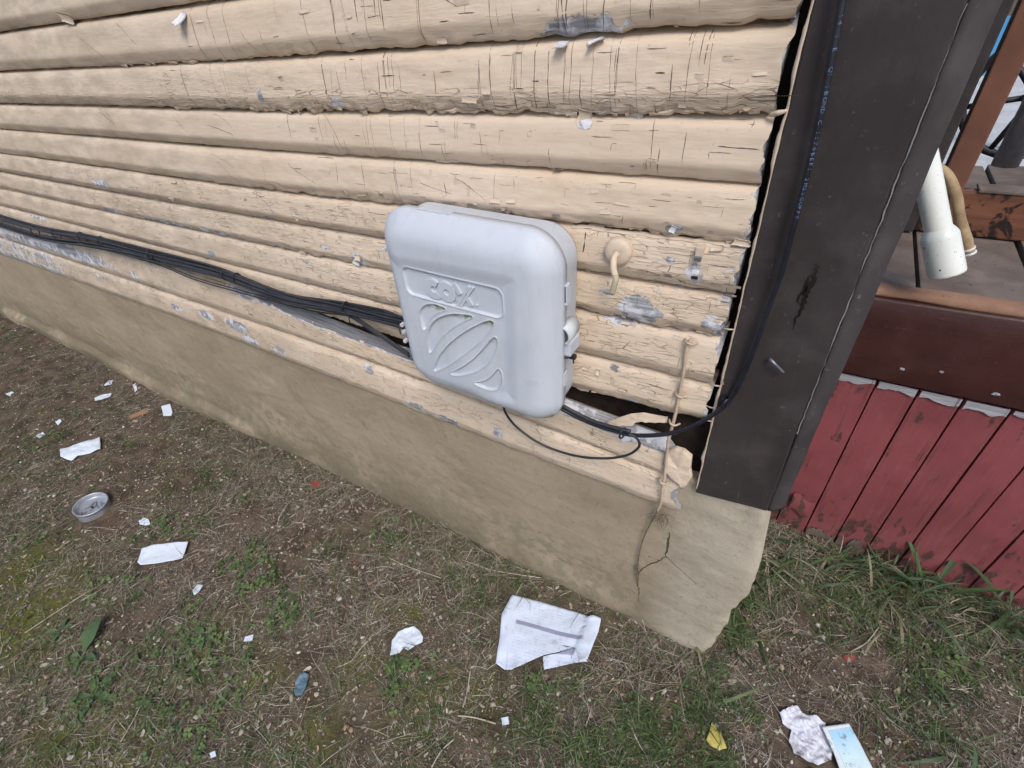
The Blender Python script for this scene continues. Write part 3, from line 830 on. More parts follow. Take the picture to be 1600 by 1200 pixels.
big_flake(430, 300, .05, .006, 1.0, 'flake', tw=.05)
# broken sliver hanging below the ninth board, and the rotten remnant beside the post
def plate(name, pts, y_pts, th, mat, parent, mid_push=0.0):
    P0 = np.array([W(px, py, y) for (px, py), y in zip(pts, y_pts)]); c = P0.mean(0) - (0, mid_push, 0)
    m = len(P0)
    per = np.array([P0[i] * (1 - t) + P0[(i + 1) % m] * t for i in range(m) for t in np.linspace(0, 1, 5, endpoint=False)]); n = len(per)
    jt = np.stack([RNG.normal(0, .0009, n), np.zeros(n), RNG.normal(0, .0009, n)], -1)
    rs = np.linspace(0, 1, 9)[1:]
    V = np.vstack([[c]] + [c + (per - c) * r + jt * r ** 8 for r in rs])
    V[:, 1] += (fbm(V[:, 0] * 45, V[:, 2] * 110, 501, 3) - .5) * .005
    F = [[0, 1 + i, 1 + (i + 1) % n] for i in range(n)]
    for r in range(7): F += [[1 + r * n + i, 1 + (r + 1) * n + i, 1 + (r + 1) * n + (i + 1) % n, 1 + r * n + (i + 1) % n] for i in range(n)]
    b = 1 + 7 * n; N = len(V)
    V = np.vstack([V, per + np.array([0, th, 0])])
    F += [[b + i, N + i, N + (i + 1) % n, b + (i + 1) % n] for i in range(n)]
    return mesh(name, V, F, M[mat], parent, True)
plate('broken_sliver', [(945, 662), (965, 654), (985, 648), (1005, 646), (1025, 650), (1043, 653), (1042, 660), (1020, 660), (998, 659), (985, 666), (965, 666), (952, 665)],
      [-.020, -.018, -.016, -.012, -.010, -.010, -.016, -.018, -.020, -.024, -.024, -.022], .004, 'flake', boards[10], .001)
plate('broken_stub', [(1042, 706), (1055, 702), (1068, 706), (1080, 716), (1078, 735), (1080, 748), (1073, 758), (1066, 765), (1058, 756), (1048, 748), (1040, 738), (1038, 720)],
      [-.012, -.014, -.016, -.014, -.016, -.018, -.02, -.022, -.026, -.026, -.026, -.022], .012, 'flake', boards[11], .003)

# ================================================================== CORNER POST
post = empty('corner_post', (.09, 0, .73), 'dark charcoal painted corner board at the right end of the siding', 'post')
def wavy_board(name, x0, x1, y0, y1, z0, z1, mat, parent, seed, amp=.0025, nz=120, bot=None, n_x=14, bev=.004):
    """upright board with slightly uneven faces and edges"""
    prof = [(x0, y1), (x0, y0 + bev), (x0 + bev * .3, y0 + bev * .3), (x0 + bev, y0)]
    prof += [(x, y0) for x in np.linspace(x0 + bev, x1 - bev, n_x)[1:-1]]
    prof += [(x1 - bev, y0), (x1 - bev * .3, y0 + bev * .3), (x1, y0 + bev), (x1, y1)]
    prof = np.array(prof); zs = np.linspace(z0, z1, nz)
    Zg, I = np.meshgrid(zs, np.arange(len(prof)), indexing='ij')
    Xg = prof[I, 0] + (fbm(Zg * 6, Zg * 0 + seed, 121, 4) - .5) * amp * np.where(I < len(prof) // 2, 1, 1.3) * 2
    Yg = prof[I, 1] + (fbm(Zg * 5, prof[I, 0] * 25, 123 + seed, 3) - .5) * amp
    if bot is not None: Zg = np.where(np.arange(nz)[:, None] == 0, np.interp(prof[I, 0], [x0, x1], bot), Zg)
    V = np.stack([Xg, Yg, Zg], -1).reshape(-1, 3); n = len(prof)
    F = gridF(nz, n).tolist() + [[j for j in range(n)], [(nz - 1) * n + j for j in range(n)][::-1]]
    return mesh(name, V, F, M[mat], parent, False)
pf = wavy_board('face_board', .004, .149, -.014, .03, .735, 2.3, 'post', post, 1, bot=(.722, .742))
zz = np.linspace(.741, 2.3, 140); prof_ = [(.1492, .09), (.1492, -.011), (.1515, -.0125), (.158, -.0105), (.166, -.004), (.174, .005), (.1785, .011), (.1795, .016), (.1795, .12)]
Zg, I = np.meshgrid(zz, np.arange(len(prof_)), indexing='ij'); pa = np.array(prof_)
nz1 = (fbm(Zg * 7, Zg * 0, 181, 4) - .5)
V = np.stack([pa[I, 0] + nz1 * .006 * (I > 3), pa[I, 1] + (fbm(Zg * 16, I * .7, 183, 3) - .5) * .003, Zg], -1).reshape(-1, 3)
mesh('chamfer_strip', V, gridF(140, len(prof_)).tolist() + [list(range(len(prof_)))], M['post2'], post, True)
zs = np.arange(.735, 2.3, .006); n = len(zs)
r1 = (fbm(zs * 30, zs * 0, 131, 4) - .5); r2 = (fbm(zs * 45, zs * 0 + 4, 133, 3) - .5)
wl = np.clip(.0018 + r1 * .009, .0003, .006)
V = np.concatenate([np.stack([.004 - wl, np.full(n, .004), zs], -1), np.stack([.004 - wl, -.012 + r2 * .003, zs], -1), np.stack([.0055 + r2 * .002, np.full(n, -.0155), zs], -1), np.stack([.0065 + r2 * .002, np.full(n, -.0135), zs], -1)])
mesh('caulk_edge', V, [[a * n + i, a * n + i + 1, (a + 1) * n + i + 1, (a + 1) * n + i] for a in range(3) for i in range(n - 1)], M['flake'], post, True)
# caulk strings bridging the gap
for q, zc in enumerate((1.487, 1.155, 1.03, .975, .94)):
    w = .005 if q == 0 else .0022
    tube('caulk_bridge', [(-.014, -.006, zc - .004), (-.004, -.013, zc), (.006, -.014, zc + .003)], [w * .5, w * .8, w * .4], M['flake'], post, 6, 4)
# gouge in the post and bent nail
mb = MB()
for pts, w in (([(1277, 410), (1272, 430), (1262, 455), (1252, 480), (1240, 515)], [.0006, .004, .008, .004, .0006]), ([(1269, 425), (1258, 448), (1247, 475)], [.001, .004, .001])):
    P = smooth_path([W(*p, -.0145) for p in pts], 6); P[:, 0] += RNG.normal(0, .0015, len(P)); ribbon(mb, P, w, np.array([0, -1., 0]), .0018, .5)
o = mb.build('gouge', M['dark'], post)
tube('bent_nail', [W(1202, 563, -.014), W(1204, 562, -.026), W(1212, 570, -.03), W(1224, 582, -.024)], [.003, .003, .0026, .0022], M['metal'], post, 8)
mb = MB()
P = smooth_path([W(1517, 5, -.0155), W(1440, 182, -.0155), W(1350, 393, -.0155), W(1290, 560, -.0155), W(1250, 680, -.0155)], 16); P[:, 0] = .1485 + RNG.normal(0, .0004, len(P))
P[:, 1] = -.0125
wv = np.clip(fbm(P[:, 2] * 22, P[:, 2] * 0, 141, 4) * .006 - .0024, .0001, .0016)
ribbon(mb, P, wv, np.array([0, -1., 0]), .0025, .3)
mb.build('lit_worn_edge', m_simple('lit_worn_paint', (.17, .165, .17), (.27, .26, .26), 60, .7, .2), post)  # pale broken ribbon paints the highlight along the worn edge

# ================================================================== UTILITY BOX
ub = empty('utility_box', (-.472, -.02, .90), 'rounded grey plastic utility box mounted on the peeling siding', 'utility box')
BC = np.array([-.4725, 0, 1.117]); BW, BH, BR = .398, .430, .070
TILT = math.radians(1.6)
def lid2w(a, b, y):
    a = np.asarray(a, float); b = np.asarray(b, float)
    return np.stack(np.broadcast_arrays(BC[0] + a * math.cos(TILT) + b * math.sin(TILT), y, BC[2] + b * math.cos(TILT) - a * math.sin(TILT)), -1)
def w2lid(p):
    d = p - BC; return np.array([d[0] * math.cos(TILT) - d[2] * math.sin(TILT), d[0] * math.sin(TILT) + d[2] * math.cos(TILT)])
def rrect(w, h, r, n):
    """n points round a rounded rectangle"""
    segs = []
    m = n // 4
    for cx, cz, a0 in ((w / 2 - r, h / 2 - r, 0), (-w / 2 + r, h / 2 - r, 90), (-w / 2 + r, -h / 2 + r, 180), (w / 2 - r, -h / 2 + r, 270)):
        th = np.radians(np.linspace(a0, a0 + 90, 60)); segs.append(np.stack([cx + r * np.cos(th), cz + r * np.sin(th)], -1))
    P = np.concatenate(segs + [segs[0][:1]])
    L = np.concatenate([[0], np.cumsum(np.linalg.norm(np.diff(P, axis=0), axis=1))])
    s = np.linspace(0, L[-1], n, endpoint=False)
    return np.stack([np.interp(s, L, P[:, 0]), np.interp(s, L, P[:, 1])], -1)
def sd_rrect(a, b, w, h, r):
    qx = np.abs(a) - (w / 2 - r); qy = np.abs(b) - (h / 2 - r)
    return np.hypot(np.maximum(qx, 0), np.maximum(qy, 0)) + np.minimum(np.maximum(qx, qy), 0) - r
def sd_poly(a, b, P):
    P = np.asarray(P); n = len(P)
    d = np.full(a.shape, 1e9); inside = np.zeros(a.shape, bool)
    for i in range(n):
        p, q = P[i], P[(i + 1) % n]; e = q - p
        t = np.clip(((a - p[0]) * e[0] + (b - p[1]) * e[1]) / (e @ e), 0, 1)
        d = np.minimum(d, np.hypot(a - p[0] - e[0] * t, b - p[1] - e[1] * t))
        c = ((p[1] > b) != (q[1] > b)) & (a < (q[0] - p[0]) * (b - p[1]) / (q[1] - p[1] + 1e-12) + p[0])
        inside ^= c
    return np.where(inside, -d, d)
YF = -.150
def lp(x, y): return w2lid(W(500 + x / 3, 300 + y / 3, YF + .004))
LEAVES = [[(480, 645), (470, 610), (465, 575), (475, 548), (500, 533), (535, 531), (565, 541), (583, 552), (550, 562), (520, 582), (503, 610), (492, 643)],
          [(508, 752), (501, 710), (503, 665), (522, 622), (560, 592), (610, 578), (665, 578), (710, 588), (665, 606), (610, 642), (565, 686), (532, 730), (518, 752)],
          [(530, 842), (536, 815), (560, 768), (605, 715), (665, 668), (730, 630), (785, 609), (806, 612), (806, 630), (782, 665), (735, 710), (670, 762), (605, 808), (555, 836)],
          [(608, 855), (660, 828), (715, 788), (765, 738), (800, 697), (818, 686), (826, 705), (818, 750), (790, 796), (745, 832), (690, 855), (640, 863)],
          [(720, 900), (765, 892), (802, 868), (828, 838), (842, 843), (848, 875), (840, 910), (822, 930), (785, 930), (748, 916)]]
def cs_poly(L, n=4):
    P = np.array([lp(*p) for p in L]); m = len(P); out = []
    for i in range(m):
        p0, p1, p2, p3 = P[i - 1], P[i], P[(i + 1) % m], P[(i + 2) % m]
        for t in np.linspace(0, 1, n, endpoint=False):
            out.append(.5 * (2 * p1 + (-p0 + p2) * t + (2 * p0 - 5 * p1 + 4 * p2 - p3) * t * t + (-p0 + 3 * p1 - 3 * p2 + p3) * t ** 3))
    return np.array(out)
LEAVES = [cs_poly(L) for L in LEAVES]
NPER, NRING = 640, 150
ring = rrect(BW, BH, BR, NPER)
qs = np.linspace(1, 0.004, NRING) 
A = ring[:, None, 0] * qs[None, :]; B = ring[:, None, 1] * qs[None, :]
dist = -sd_rrect(A, B, BW, BH, BR)
dome = 1 - (1 - np.clip(dist / .062, 0, 1)) ** 2.6
bulge = .004 * np.clip(1 - (A / .2) ** 2, 0, 1) * np.clip(1 - (B / .215) ** 2, 0, 1)
YL = -.112 - .034 * dome - bulge
# the flat display panel is pressed in a little, with a soft shoulder above and to the right
pan = np.array([lp(330, 330), lp(880, 430), lp(890, 960), lp(700, 975), lp(470, 880)])
sdp = sd_poly(A, B, pan)
YL += .006 * sstep(.022, -.016, sdp)
lab = np.array([lp(386, 366), lp(850, 452), lp(858, 588), lp(396, 484)])
lc = lab.mean(0); labw = np.linalg.norm(lab[1] - lab[0]); labh = np.linalg.norm(lab[3] - lab[0])
ang = 0.0
sdl = sd_rrect(A - lc[0] - 0.0, B - lc[1], labw, labh, .016)
algae = np.zeros_like(A)
def press(sd, depth):
    return depth * sstep(.0014, -.0016, sd) - .0016 * np.exp(-((sd - .0018) / .0016) ** 2)
YL += press(sdl, .0042)
for L in LEAVES:
    sl = sd_poly(A, B, L); YL += press(sl, .0050)
    topn = np.max(L[:, 1]); algae += 1.6 * np.exp(-((sl + .004) / .005) ** 2) * sstep(topn - .022, topn, B) * (B > -.05)
algae += 1.3 * sstep(.024, .0, dist) * sstep(-.15, -.20, B) * sstep(.05, .15, A) + .5 * np.exp(-(((A + .01) / .03) ** 2 + ((B - .055) / .008) ** 2))
P = lid2w(A, B, YL)
sk = rrect(BW, BH, BR, NPER); sk2 = rrect(BW - .006, BH - .006, BR - .003, NPER)
s1 = lid2w(sk[:, 0], sk[:, 1], np.full(NPER, -.094)); s2 = lid2w(sk2[:, 0], sk2[:, 1], np.full(NPER, -.094)); s3 = lid2w(sk2[:, 0], sk2[:, 1], np.full(NPER, -.108))
P = np.concatenate([s3[:, None], s2[:, None], s1[:, None], P], 1)
al = np.concatenate([np.zeros((NPER, 3)), algae], 1)
nr = P.shape[1]
lid = mesh('lid', np.vstack([P.reshape(-1, 3), lid2w(0, 0, YL.min()).reshape(1, 3) * 0 + P[:, -1].mean(0)]), gridF(NPER, nr, True), M['box'], ub, True, attrs={'algae': np.append(al.ravel(), 0)})
# base
rings = []
for w, h, r, y in ((BW - .07, BH - .07, .04, -.024), (BW - .022, BH - .030, .058, -.024), (BW - .016, BH - .024, .062, -.032), (BW - .012, BH - .018, .064, -.109)):
    q = rrect(w, h, r, 160); rings.append(lid2w(q[:, 0] - .002, q[:, 1] - .004, np.full(160, y)))
P = np.stack(rings, 1)
base = mesh('base', P.reshape(-1, 3), gridF(160, 4, True), M['box'], ub, True, attrs={'algae': np.zeros(640)})
for px, py, w, h in ((684, 339, .075, .004),):
    a = w2lid(W(px, py, -.10)); V, F = box_pts(-w / 2, w / 2, -.112, -.098, -.002, .002, .001)
    mesh('hinge_bar', lid2w(V[:, 0] + a[0], V[:, 2] + BH / 2 + .001, V[:, 1]), F, M['box'], lid, attrs={'algae': np.zeros(len(V))})
# raised lettering
def solid2d(name, outer, y0, y1, mat, parent, holes=(), bev=.0008):
    cu = bpy.data.curves.new(name, 'CURVE'); cu.dimensions = '2D'; cu.fill_mode = 'BOTH'
    for pl in [outer] + list(holes):
        sp = cu.splines.new('POLY'); sp.points.add(len(pl) - 1); sp.use_cyclic_u = True
        for i, p in enumerate(pl): sp.points[i].co = (p[0], p[1], 0, 1)
    cu.extrude = abs(y1 - y0) / 2; cu.bevel_depth = bev; cu.bevel_resolution = 1
    tmp = bpy.data.objects.new(name, cu); COL.objects.link(tmp)
    me = tmp.evaluated_get(bpy.context.evaluated_depsgraph_get()).to_mesh()
    V = np.array([v.co[:] for v in me.vertices]); F = [list(p.vertices) for p in me.polygons]
    bpy.data.objects.remove(tmp); bpy.data.curves.remove(cu)
    Vw = lid2w(V[:, 0], V[:, 1], (y0 + y1) / 2 - V[:, 2])
    return mesh(name, Vw, F, mat, parent, attrs={'algae': np.zeros(len(V))})
YLET = -.1402
def lq(x, y): return w2lid(W(630 + x / 8.889, 410 + y / 8.889, YF + .010))
def ell(c, rx, ry, n=40, a0=0, a1=360):
    th = np.radians(np.linspace(a0, a1, n, endpoint=(a1 - a0 < 360)))
    return np.stack([c[0] + rx * np.cos(th), c[1] + ry * np.sin(th)], -1)
cO = lq(612, 408); cC = lq(432, 366)
R = .0215
solid2d('letter', ell(cO, R, R), YLET - .0024, YLET + .003, M['box'], lid, [ell(cO, .0072, .0072, 24)[::-1]], .0007)
co_ = np.vstack([ell(cC, R, R, 34, 52, 318), ell(cC, .0075, .0075, 22, 45, 315)[::-1]])
solid2d('letter', co_, YLET - .0024, YLET + .003, M['box'], lid, (), .0006)
def bar(p, q, w):
    d = (q - p) / np.linalg.norm(q - p); s = np.array([-d[1], d[0]]) * w / 2
    return np.array([p + s, q + s, q - s, p - s])
xt = lq(705, 292); xb = lq(795, 440)
solid2d('letter', bar(xt, xb, .009), YLET - .0022, YLET + .003, M['box'], lid, (), .0006)
solid2d('letter', bar(lq(925, 330), lq(755, 600), .0045), YLET - .0022, YLET + .003, M['box'], lid, (), .0008)
solid2d('letter', bar(lq(975, 338), lq(805, 605), .0045), YLET - .0022, YLET + .003, M['box'], lid, (), .0008)
solid2d('letter', bar(lq(880, 470), lq(955, 600), .009), YLET - .0022, YLET + .003, M['box'], lid, (), .0006)
solid2d('letter', ell(lq(1025, 592), .0022, .0022, 14), YLET - .0020, YLET + .003, M['box'], lid, (), .0005)
# hasp, tabs, zip tie on the right-hand side
def ztube(name, pts, r, mat, parent, n=8): return tube(name, pts, r, mat, parent, n, 5)
hx = W(889, 520, -.085)
bm_pts = []
th = np.radians(np.linspace(-70, 230, 22))
for yy in (-.108, -.062):
    for rr in (.0175, .0135):
        bm_pts.append(np.stack([hx[0] - .002 + rr * .82 * np.cos(th), np.full(22, yy), hx[2] + .004 + rr * np.sin(th) * 1.15], -1))
V = np.concatenate(bm_pts); n = 22
F = []
for i in range(n - 1):
    F += [[i, i + 1, n + i + 1, n + i], [2 * n + i, 3 * n + i, 3 * n + i + 1, 2 * n + i + 1], [i, 2 * n + i, 2 * n + i + 1, i + 1], [n + i, n + i + 1, 3 * n + i + 1, 3 * n + i]]
F += [[0, n, 3 * n, 2 * n], [n - 1, 3 * n - 1, 4 * n - 1, 2 * n - 1]]
hasp = mesh('hasp', V, F, m_simple('pale_plastic', (.56, .58, .60), (.62, .64, .66), 60, .45, .1), ub, True)
V, F = box_pts(hx[0] - .018, hx[0] + .010, -.10, -.055, hx[2] - .046, hx[2] - .014, .004)
mesh('hasp_plate', V, F, M['box'], ub, attrs={'algae': np.zeros(len(V))})
zt = empty('zip_tie', tuple(W(886, 548, -.08)), 'black zip tie through the hasp of the grey box', 'zip tie')
c = W(884, 548, -.085)
ztube('strap', [c + (-.012, -.012, .004), c + (-.002, -.016, -.003), c + (.010, -.012, -.006), c + (.016, 0, -.005)], .0022, M['ink'], zt)
V, F = box_pts(c[0] + .010, c[0] + .024, c[1] - .010, c[1] + .000, c[2] - .010, c[2] - .001, .0015); mesh('lock_head', V, F, M['ink'], zt)
ztube('tail', [c + (.016, -.004, -.006), c + (.020, -.008, -.012), c + (.021, -.010, -.018)], .0016, M['ink'], zt)
for px, py, h in ((883, 458, .036), (879, 590, .030)):
    a = W(px, py, -.098)
    mb = MB()
    for x0, x1, z0, z1 in ((-.004, .007, h / 2 - .003, h / 2), (.004, .007, -h / 2, h / 2 - .003), (-.004, .007, -h / 2 - .003, -h / 2)):
        V, F = box_pts(a[0] + x0, a[0] + x1, -.104, -.090, a[2] + z0, a[2] + z1, .0006); mb.add(V, F)
    o = mb.build('latch_tab', M['box'], ub)
    V, F = box_pts(a[0] - .003, a[0] + .0035, -.099, -.092, a[2] - h / 2, a[2] + h / 2 - .003); mesh('slot', V, F, M['dark'], o)
for px, py in ((600, 391), (628, 508), (631, 519), (633, 533)):
    a = W(px, py, -.103); V, F = box_pts(a[0] - .004, a[0] + .004, -.106, -.095, a[2] - .004, a[2] + .004, .001); mesh('hinge_lug', V, F, hasp.data.materials[0], ub)

# ================================================================== CABLES
def cpath(pts, y): return [W(px, py, (y[i] if np.ndim(y) else y)) for i, (px, py) in enumerate(pts)]
bun = empty('cable_bundle', tuple(W(300, 420, -.03)), 'bundle of black cables tied along the siding left of the grey box', 'cable bundle')
MAIN = [(-60, 322), (0, 343), (70, 363), (150, 376), (240, 398), (330, 420), (365, 432), (450, 463), (530, 478), (600, 492), (640, 503)]
CE = [(-.018, 0), (-.010, .004), (-.004, -.004), (.004, .002), (.010, -.003), (.016, .003), (-.014, -.006), (.001, .008), (.007, .009)]
ctr = np.array(cpath(MAIN, -.036))
for i, (dz, dy) in enumerate(CE):
    ph = RNG.uniform(0, 6, 3)
    P = ctr.copy(); s = np.linspace(0, 1, len(P))
    tight = np.interp(s, [0, .15, .35, .55, .75, 1], [2.6, 2.0, 1.3, .9, .75, .75])
    P[:, 2] += dz * tight + .006 * np.sin(s * 9 + ph[0]) * (s < .5) + .004 * np.sin(s * 17 + ph[1])
    P[:, 1] += dy + .004 * np.sin(s * 11 + ph[2]) - .006
    P = smooth_path(P, 6)
    tube('cable', P, RNG.choice([.0034, .0044, .0050]), M['cable'], bun, 8, 0)
for off, sag in ((0, .0), (.008, .006)):      # two leads that drop to the lower corner of the box
    P = cpath([(330, 423), (365, 436), (450, 468), (520, 482), (548, 488), (575, 505), (605, 525), (640, 549)], -.040)
    P = [p + np.array([0, -.004 * (i > 3), -off - .001 * i]) for i, p in enumerate(P)]
    tube('cable', P, .0040, M['cable'], bun, 8)
for dz in (.0, -.010):     # thin sagging wires under the bundle
    P = cpath([(60, 366), (150, 384), (240, 408), (300, 432), (370, 452), (430, 468), (490, 482), (540, 488)], -.030)
    tube('thin_wire', [p + np.array([0, 0, dz]) for p in P], .0022, M['cable'], bun, 6)
for px, py in ((55, 362), (88, 366), (128, 371), (160, 378), (236, 398), (244, 401), (353, 430), (371, 435), (541, 481)):
    c = W(px, py, -.040); a = np.linspace(0, 2 * np.pi, 15)
    rr = .022 if px < 200 else .0175
    P = np.stack([c[0] + .002 * np.cos(a), c[1] + .013 * np.cos(a), c[2] + rr * np.sin(a)], -1)
    tube('cable_tie', P, .0021, M['ink'], bun, 6, 0)
for px, py in ((545, 492), (624, 508)):
    c = W(px, py, -.05); tube('tie_tail', [c, c + (.004, -.006, -.008), c + (.007, -.010, -.020)], [.0026, .002, .0014], M['ink'], bun, 6)

coax = empty('coaxial_cable', tuple(W(1100, 655, -.03)), 'dark blue coaxial cable rising along the charcoal corner board', 'cable')
CP = [(1326, -60), (1316, 0), (1300, 85), (1283, 170), (1268, 240), (1252, 305), (1240, 350), (1222, 420), (1200, 482), (1172, 560), (1152, 605), (1136, 629), (1108, 652), (1070, 670), (1035, 679), (990, 680), (955, 672), (920, 660), (885, 643), (862, 628)]
cpts = np.array(cpath(CP, [-.030] * 8 + [-.030, -.028, -.024, -.024, -.030, -.036, -.040, -.042, -.042, -.042, -.044, -.05]))
cq = smooth_path(cpts, 8)
tube('sheath', cq, .0046, M['coax'], coax, 14, 0)
P = cpath([(862, 622), (890, 640), (925, 657), (960, 668), (985, 674)], -.052); tube('sheath', P, .0040, M['cable'], coax, 10)
c = W(1136, 629, -.026)
a = np.linspace(0, 2 * np.pi, 13)
tube('cable_clip', np.stack([c[0] + .009 * np.cos(a) * .5, c[1] + .008 * np.cos(a), c[2] + .009 * np.sin(a)], -1), .0024, M['coax'], coax, 6, 0)
V, F = box_pts(c[0] - .012, c[0] - .004, -.030, -.014, c[2] - .002, c[2] + .008, .002); mesh('clip_nail', V, F, M['coax'], coax)
c = W(973, 677, -.05); tube('cable_tie', np.stack([c[0] + .003 * np.cos(a), c[1] + .011 * np.cos(a), c[2] + .013 * np.sin(a)], -1), .0022, M['ink'], coax, 6, 0)
# printed legend, one letter after another down the sheath
def text_mesh(ch):
    cu = bpy.data.curves.new('t', 'FONT'); cu.body = ch; cu.size = 1.0; cu.resolution_u = 2
    tmp = bpy.data.objects.new('t', cu); COL.objects.link(tmp)
    me = tmp.evaluated_get(bpy.context.evaluated_depsgraph_get()).to_mesh()
    V = np.array([v.co[:] for v in me.vertices]) if len(me.vertices) else np.zeros((0, 3)); F = [list(p.vertices) for p in me.polygons]
    bpy.data.objects.remove(tmp); bpy.data.curves.remove(cu)
    return V, F
Ls = np.concatenate([[0], np.cumsum(np.linalg.norm(np.diff(cq, axis=0), axis=1))])
glyphs = {}
mb = MB()
s0 = Ls[np.argmin(np.abs(cq[:, 2] - W(1316, 0, -.03)[2]))]
for gi, ch in enumerate('14 1 E  Q1 1BOND C 1170BEF1 2M2SCOPFT'):
    if ch == ' ': continue
    if ch not in glyphs: glyphs[ch] = text_mesh(ch)
    V, F = glyphs[ch]
    if not len(V): continue
    s = s0 + .012 + gi * .0062
    c = np.array([np.interp(s, Ls, cq[:, q]) for q in range(3)]); c2 = np.array([np.interp(s + .002, Ls, cq[:, q]) for q in range(3)])
    d = (c2 - c) / np.linalg.norm(c2 - c)
    vw = CAM - c; vw -= d * (vw @ d); vw /= np.linalg.norm(vw); sd = np.cross(d, vw)
    nrm = vw * math.cos(.45) + sd * math.sin(.45) * (-1); sd2 = np.cross(d, nrm)
    yv = (V[:, 1] - .35) * .0062
    Vw = c + d * (V[:, 0] * .0078)[:, None] - sd2 * (yv)[:, None] + nrm * (np.sqrt(np.maximum(.0046 ** 2 - yv ** 2, 0)) + .0003)[:, None]
    mb.add(Vw, F)
mb.build('printed_legend', M['print'], coax)

lw = empty('loop_wire', tuple(W(900, 710, -.03)), 'thin black wire looping from below the grey box', 'wire')
tube('wire', cpath([(786, 630), (790, 645), (805, 665), (835, 688), (870, 704), (910, 714), (950, 716), (980, 711), (996, 701), (999, 692), (993, 683), (982, 678)], [-.06, -.055, -.05, -.05, -.046, -.046, -.044, -.044, -.044, -.044, -.046, -.05]), .0030, M['cable'], lw, 10)

cw = empty('painted_wire', tuple(W(1050, 690, -.03)), 'cream painted wire stapled down the end of the siding', 'wire')
pp = [(1080, 530), (1073, 545), (1069, 575), (1063, 610), (1057, 640), (1050, 668), (1044, 690), (1042, 710), (1039, 740), (1035, 765), (1033, 785), (1027, 798)]
tube('wire', cpath(pp, [-.024, -.028, -.026, -.024, -.028, -.026, -.030, -.024, -.028, -.030, -.028, -.022]), .0034, M['cream_wire'], cw, 8)
for px, py in ((1078, 535), (1062, 617), (1052, 661), (1036, 752)):
    c = W(px, py, -.024)
    tube('staple', [c + (-.010, .006, .001), c + (-.004, -.007, .003), c + (.005, -.007, .001), c + (.012, .006, -.002)], .0024, M['cream_wire'], cw, 6)
vn = empty('dry_tendril', tuple(W(1000, 880, -.01)), 'dry brown tendril hanging on the cracked stucco below the wire', 'tendril')
tube('stem', cpath([(1028, 796), (1018, 815), (1006, 840), (999, 865), (996, 890), (996, 912)], -.008), [.0024, .002, .0026], M['vine'], vn, 6)
for q in range(16):
    c = W(1038 + RNG.uniform(-10, 8), 806 + RNG.uniform(-4, 4), -.016)
    e = c + np.array([RNG.uniform(-.05, .03), RNG.uniform(-.004, .006), RNG.uniform(-.06, -.02)])
    tube('rootlet', [c, (c + e) / 2 + RNG.normal(0, .006, 3) * (1, .3, 1), e], [.0009, .0007, .0004], M['vine'], vn, 4, 4)
for q in range(9):
    c = W(996 + RNG.uniform(-3, 3), 880 + RNG.uniform(0, 25), -.008)
    tube('rootlet', [c, c + (RNG.uniform(-.008, .008), -.003, -.012), c + (RNG.uniform(-.006, .006), -.002, -.03)], [.0012, .001, .0005], M['vine'], vn, 4, 4)

# ================================================================== PIPE STUB ON THE WALL, CLIPS
ps = empty('pipe_stub', tuple(W(967, 392, -.02)), 'bent cream pipe stub with round cover plate beside the grey box', 'pipe')
c = W(966, 393, -.024)
prof = [(.003, -.006), (.003, -.009), (.008, -.0105), (.018, -.009), (.0235, -.006), (.0245, -.003), (.0245, .008)]
V = []; F = []; n = 40
for i in range(n):
    th = 2 * np.pi * i / n
    for r, y in prof: V.append(c + (r * math.cos(th), y, r * math.sin(th)))
mesh('cover_plate', V, gridF(n, len(prof), True), M['flake'], ps, True)
tube('pipe', [c + (0, -.004, .0), c + (.001, -.022, -.004), c + (.006, -.036, -.014), c + (.012, -.042, -.024)], .0056, M['flake'], ps, 12)
o = tube('pipe_end', [c + (.0115, -.041, -.022), c + (.014, -.044, -.030), c + (.012, -.045, -.042), c + (.009, -.045, -.056)], .0052, m_simple('mossy_pipe', (.42, .40, .26), (.52, .44, .32), 50, .7, .3), ps, 12)
c2 = c + (.009, -.045, -.0565)
tube('bore', [c2, c2 + (-.0004, 0, -.0012)], .0036, M['dark'], ps, 10, 0)
for (px, py, lab) in ((1093, 395, 'bent metal cable clip nailed under a torn lip near the corner post'), (1085, 432, 'small torn bare clip below the bent metal clip')):
    c = W(px, py, -.022)
    cl = empty('cable_clip', tuple(c), lab, 'clip')  # the lower one models a bare patch with a hole, not a clip
    V, F = box_pts(c[0] - .006, c[0] + .006, c[1] - (.004 if py < 420 else -.002), c[1] + .010, c[2] - .006, c[2] + .010, .0012); mesh('strap', V, F, M['flake' if py < 420 else 'primer'], cl)
    V, F = box_pts(c[0] - .0055, c[0] + .0055, c[1] - (.008 if py < 420 else -.001), c[1] + (-.002 if py < 420 else .004), c[2] - .012 + (py > 420) * .006, c[2] - .004 + (py > 420) * .004, .0012); mesh('bent_end', V, F, M['metal' if py < 420 else 'dark'], cl)

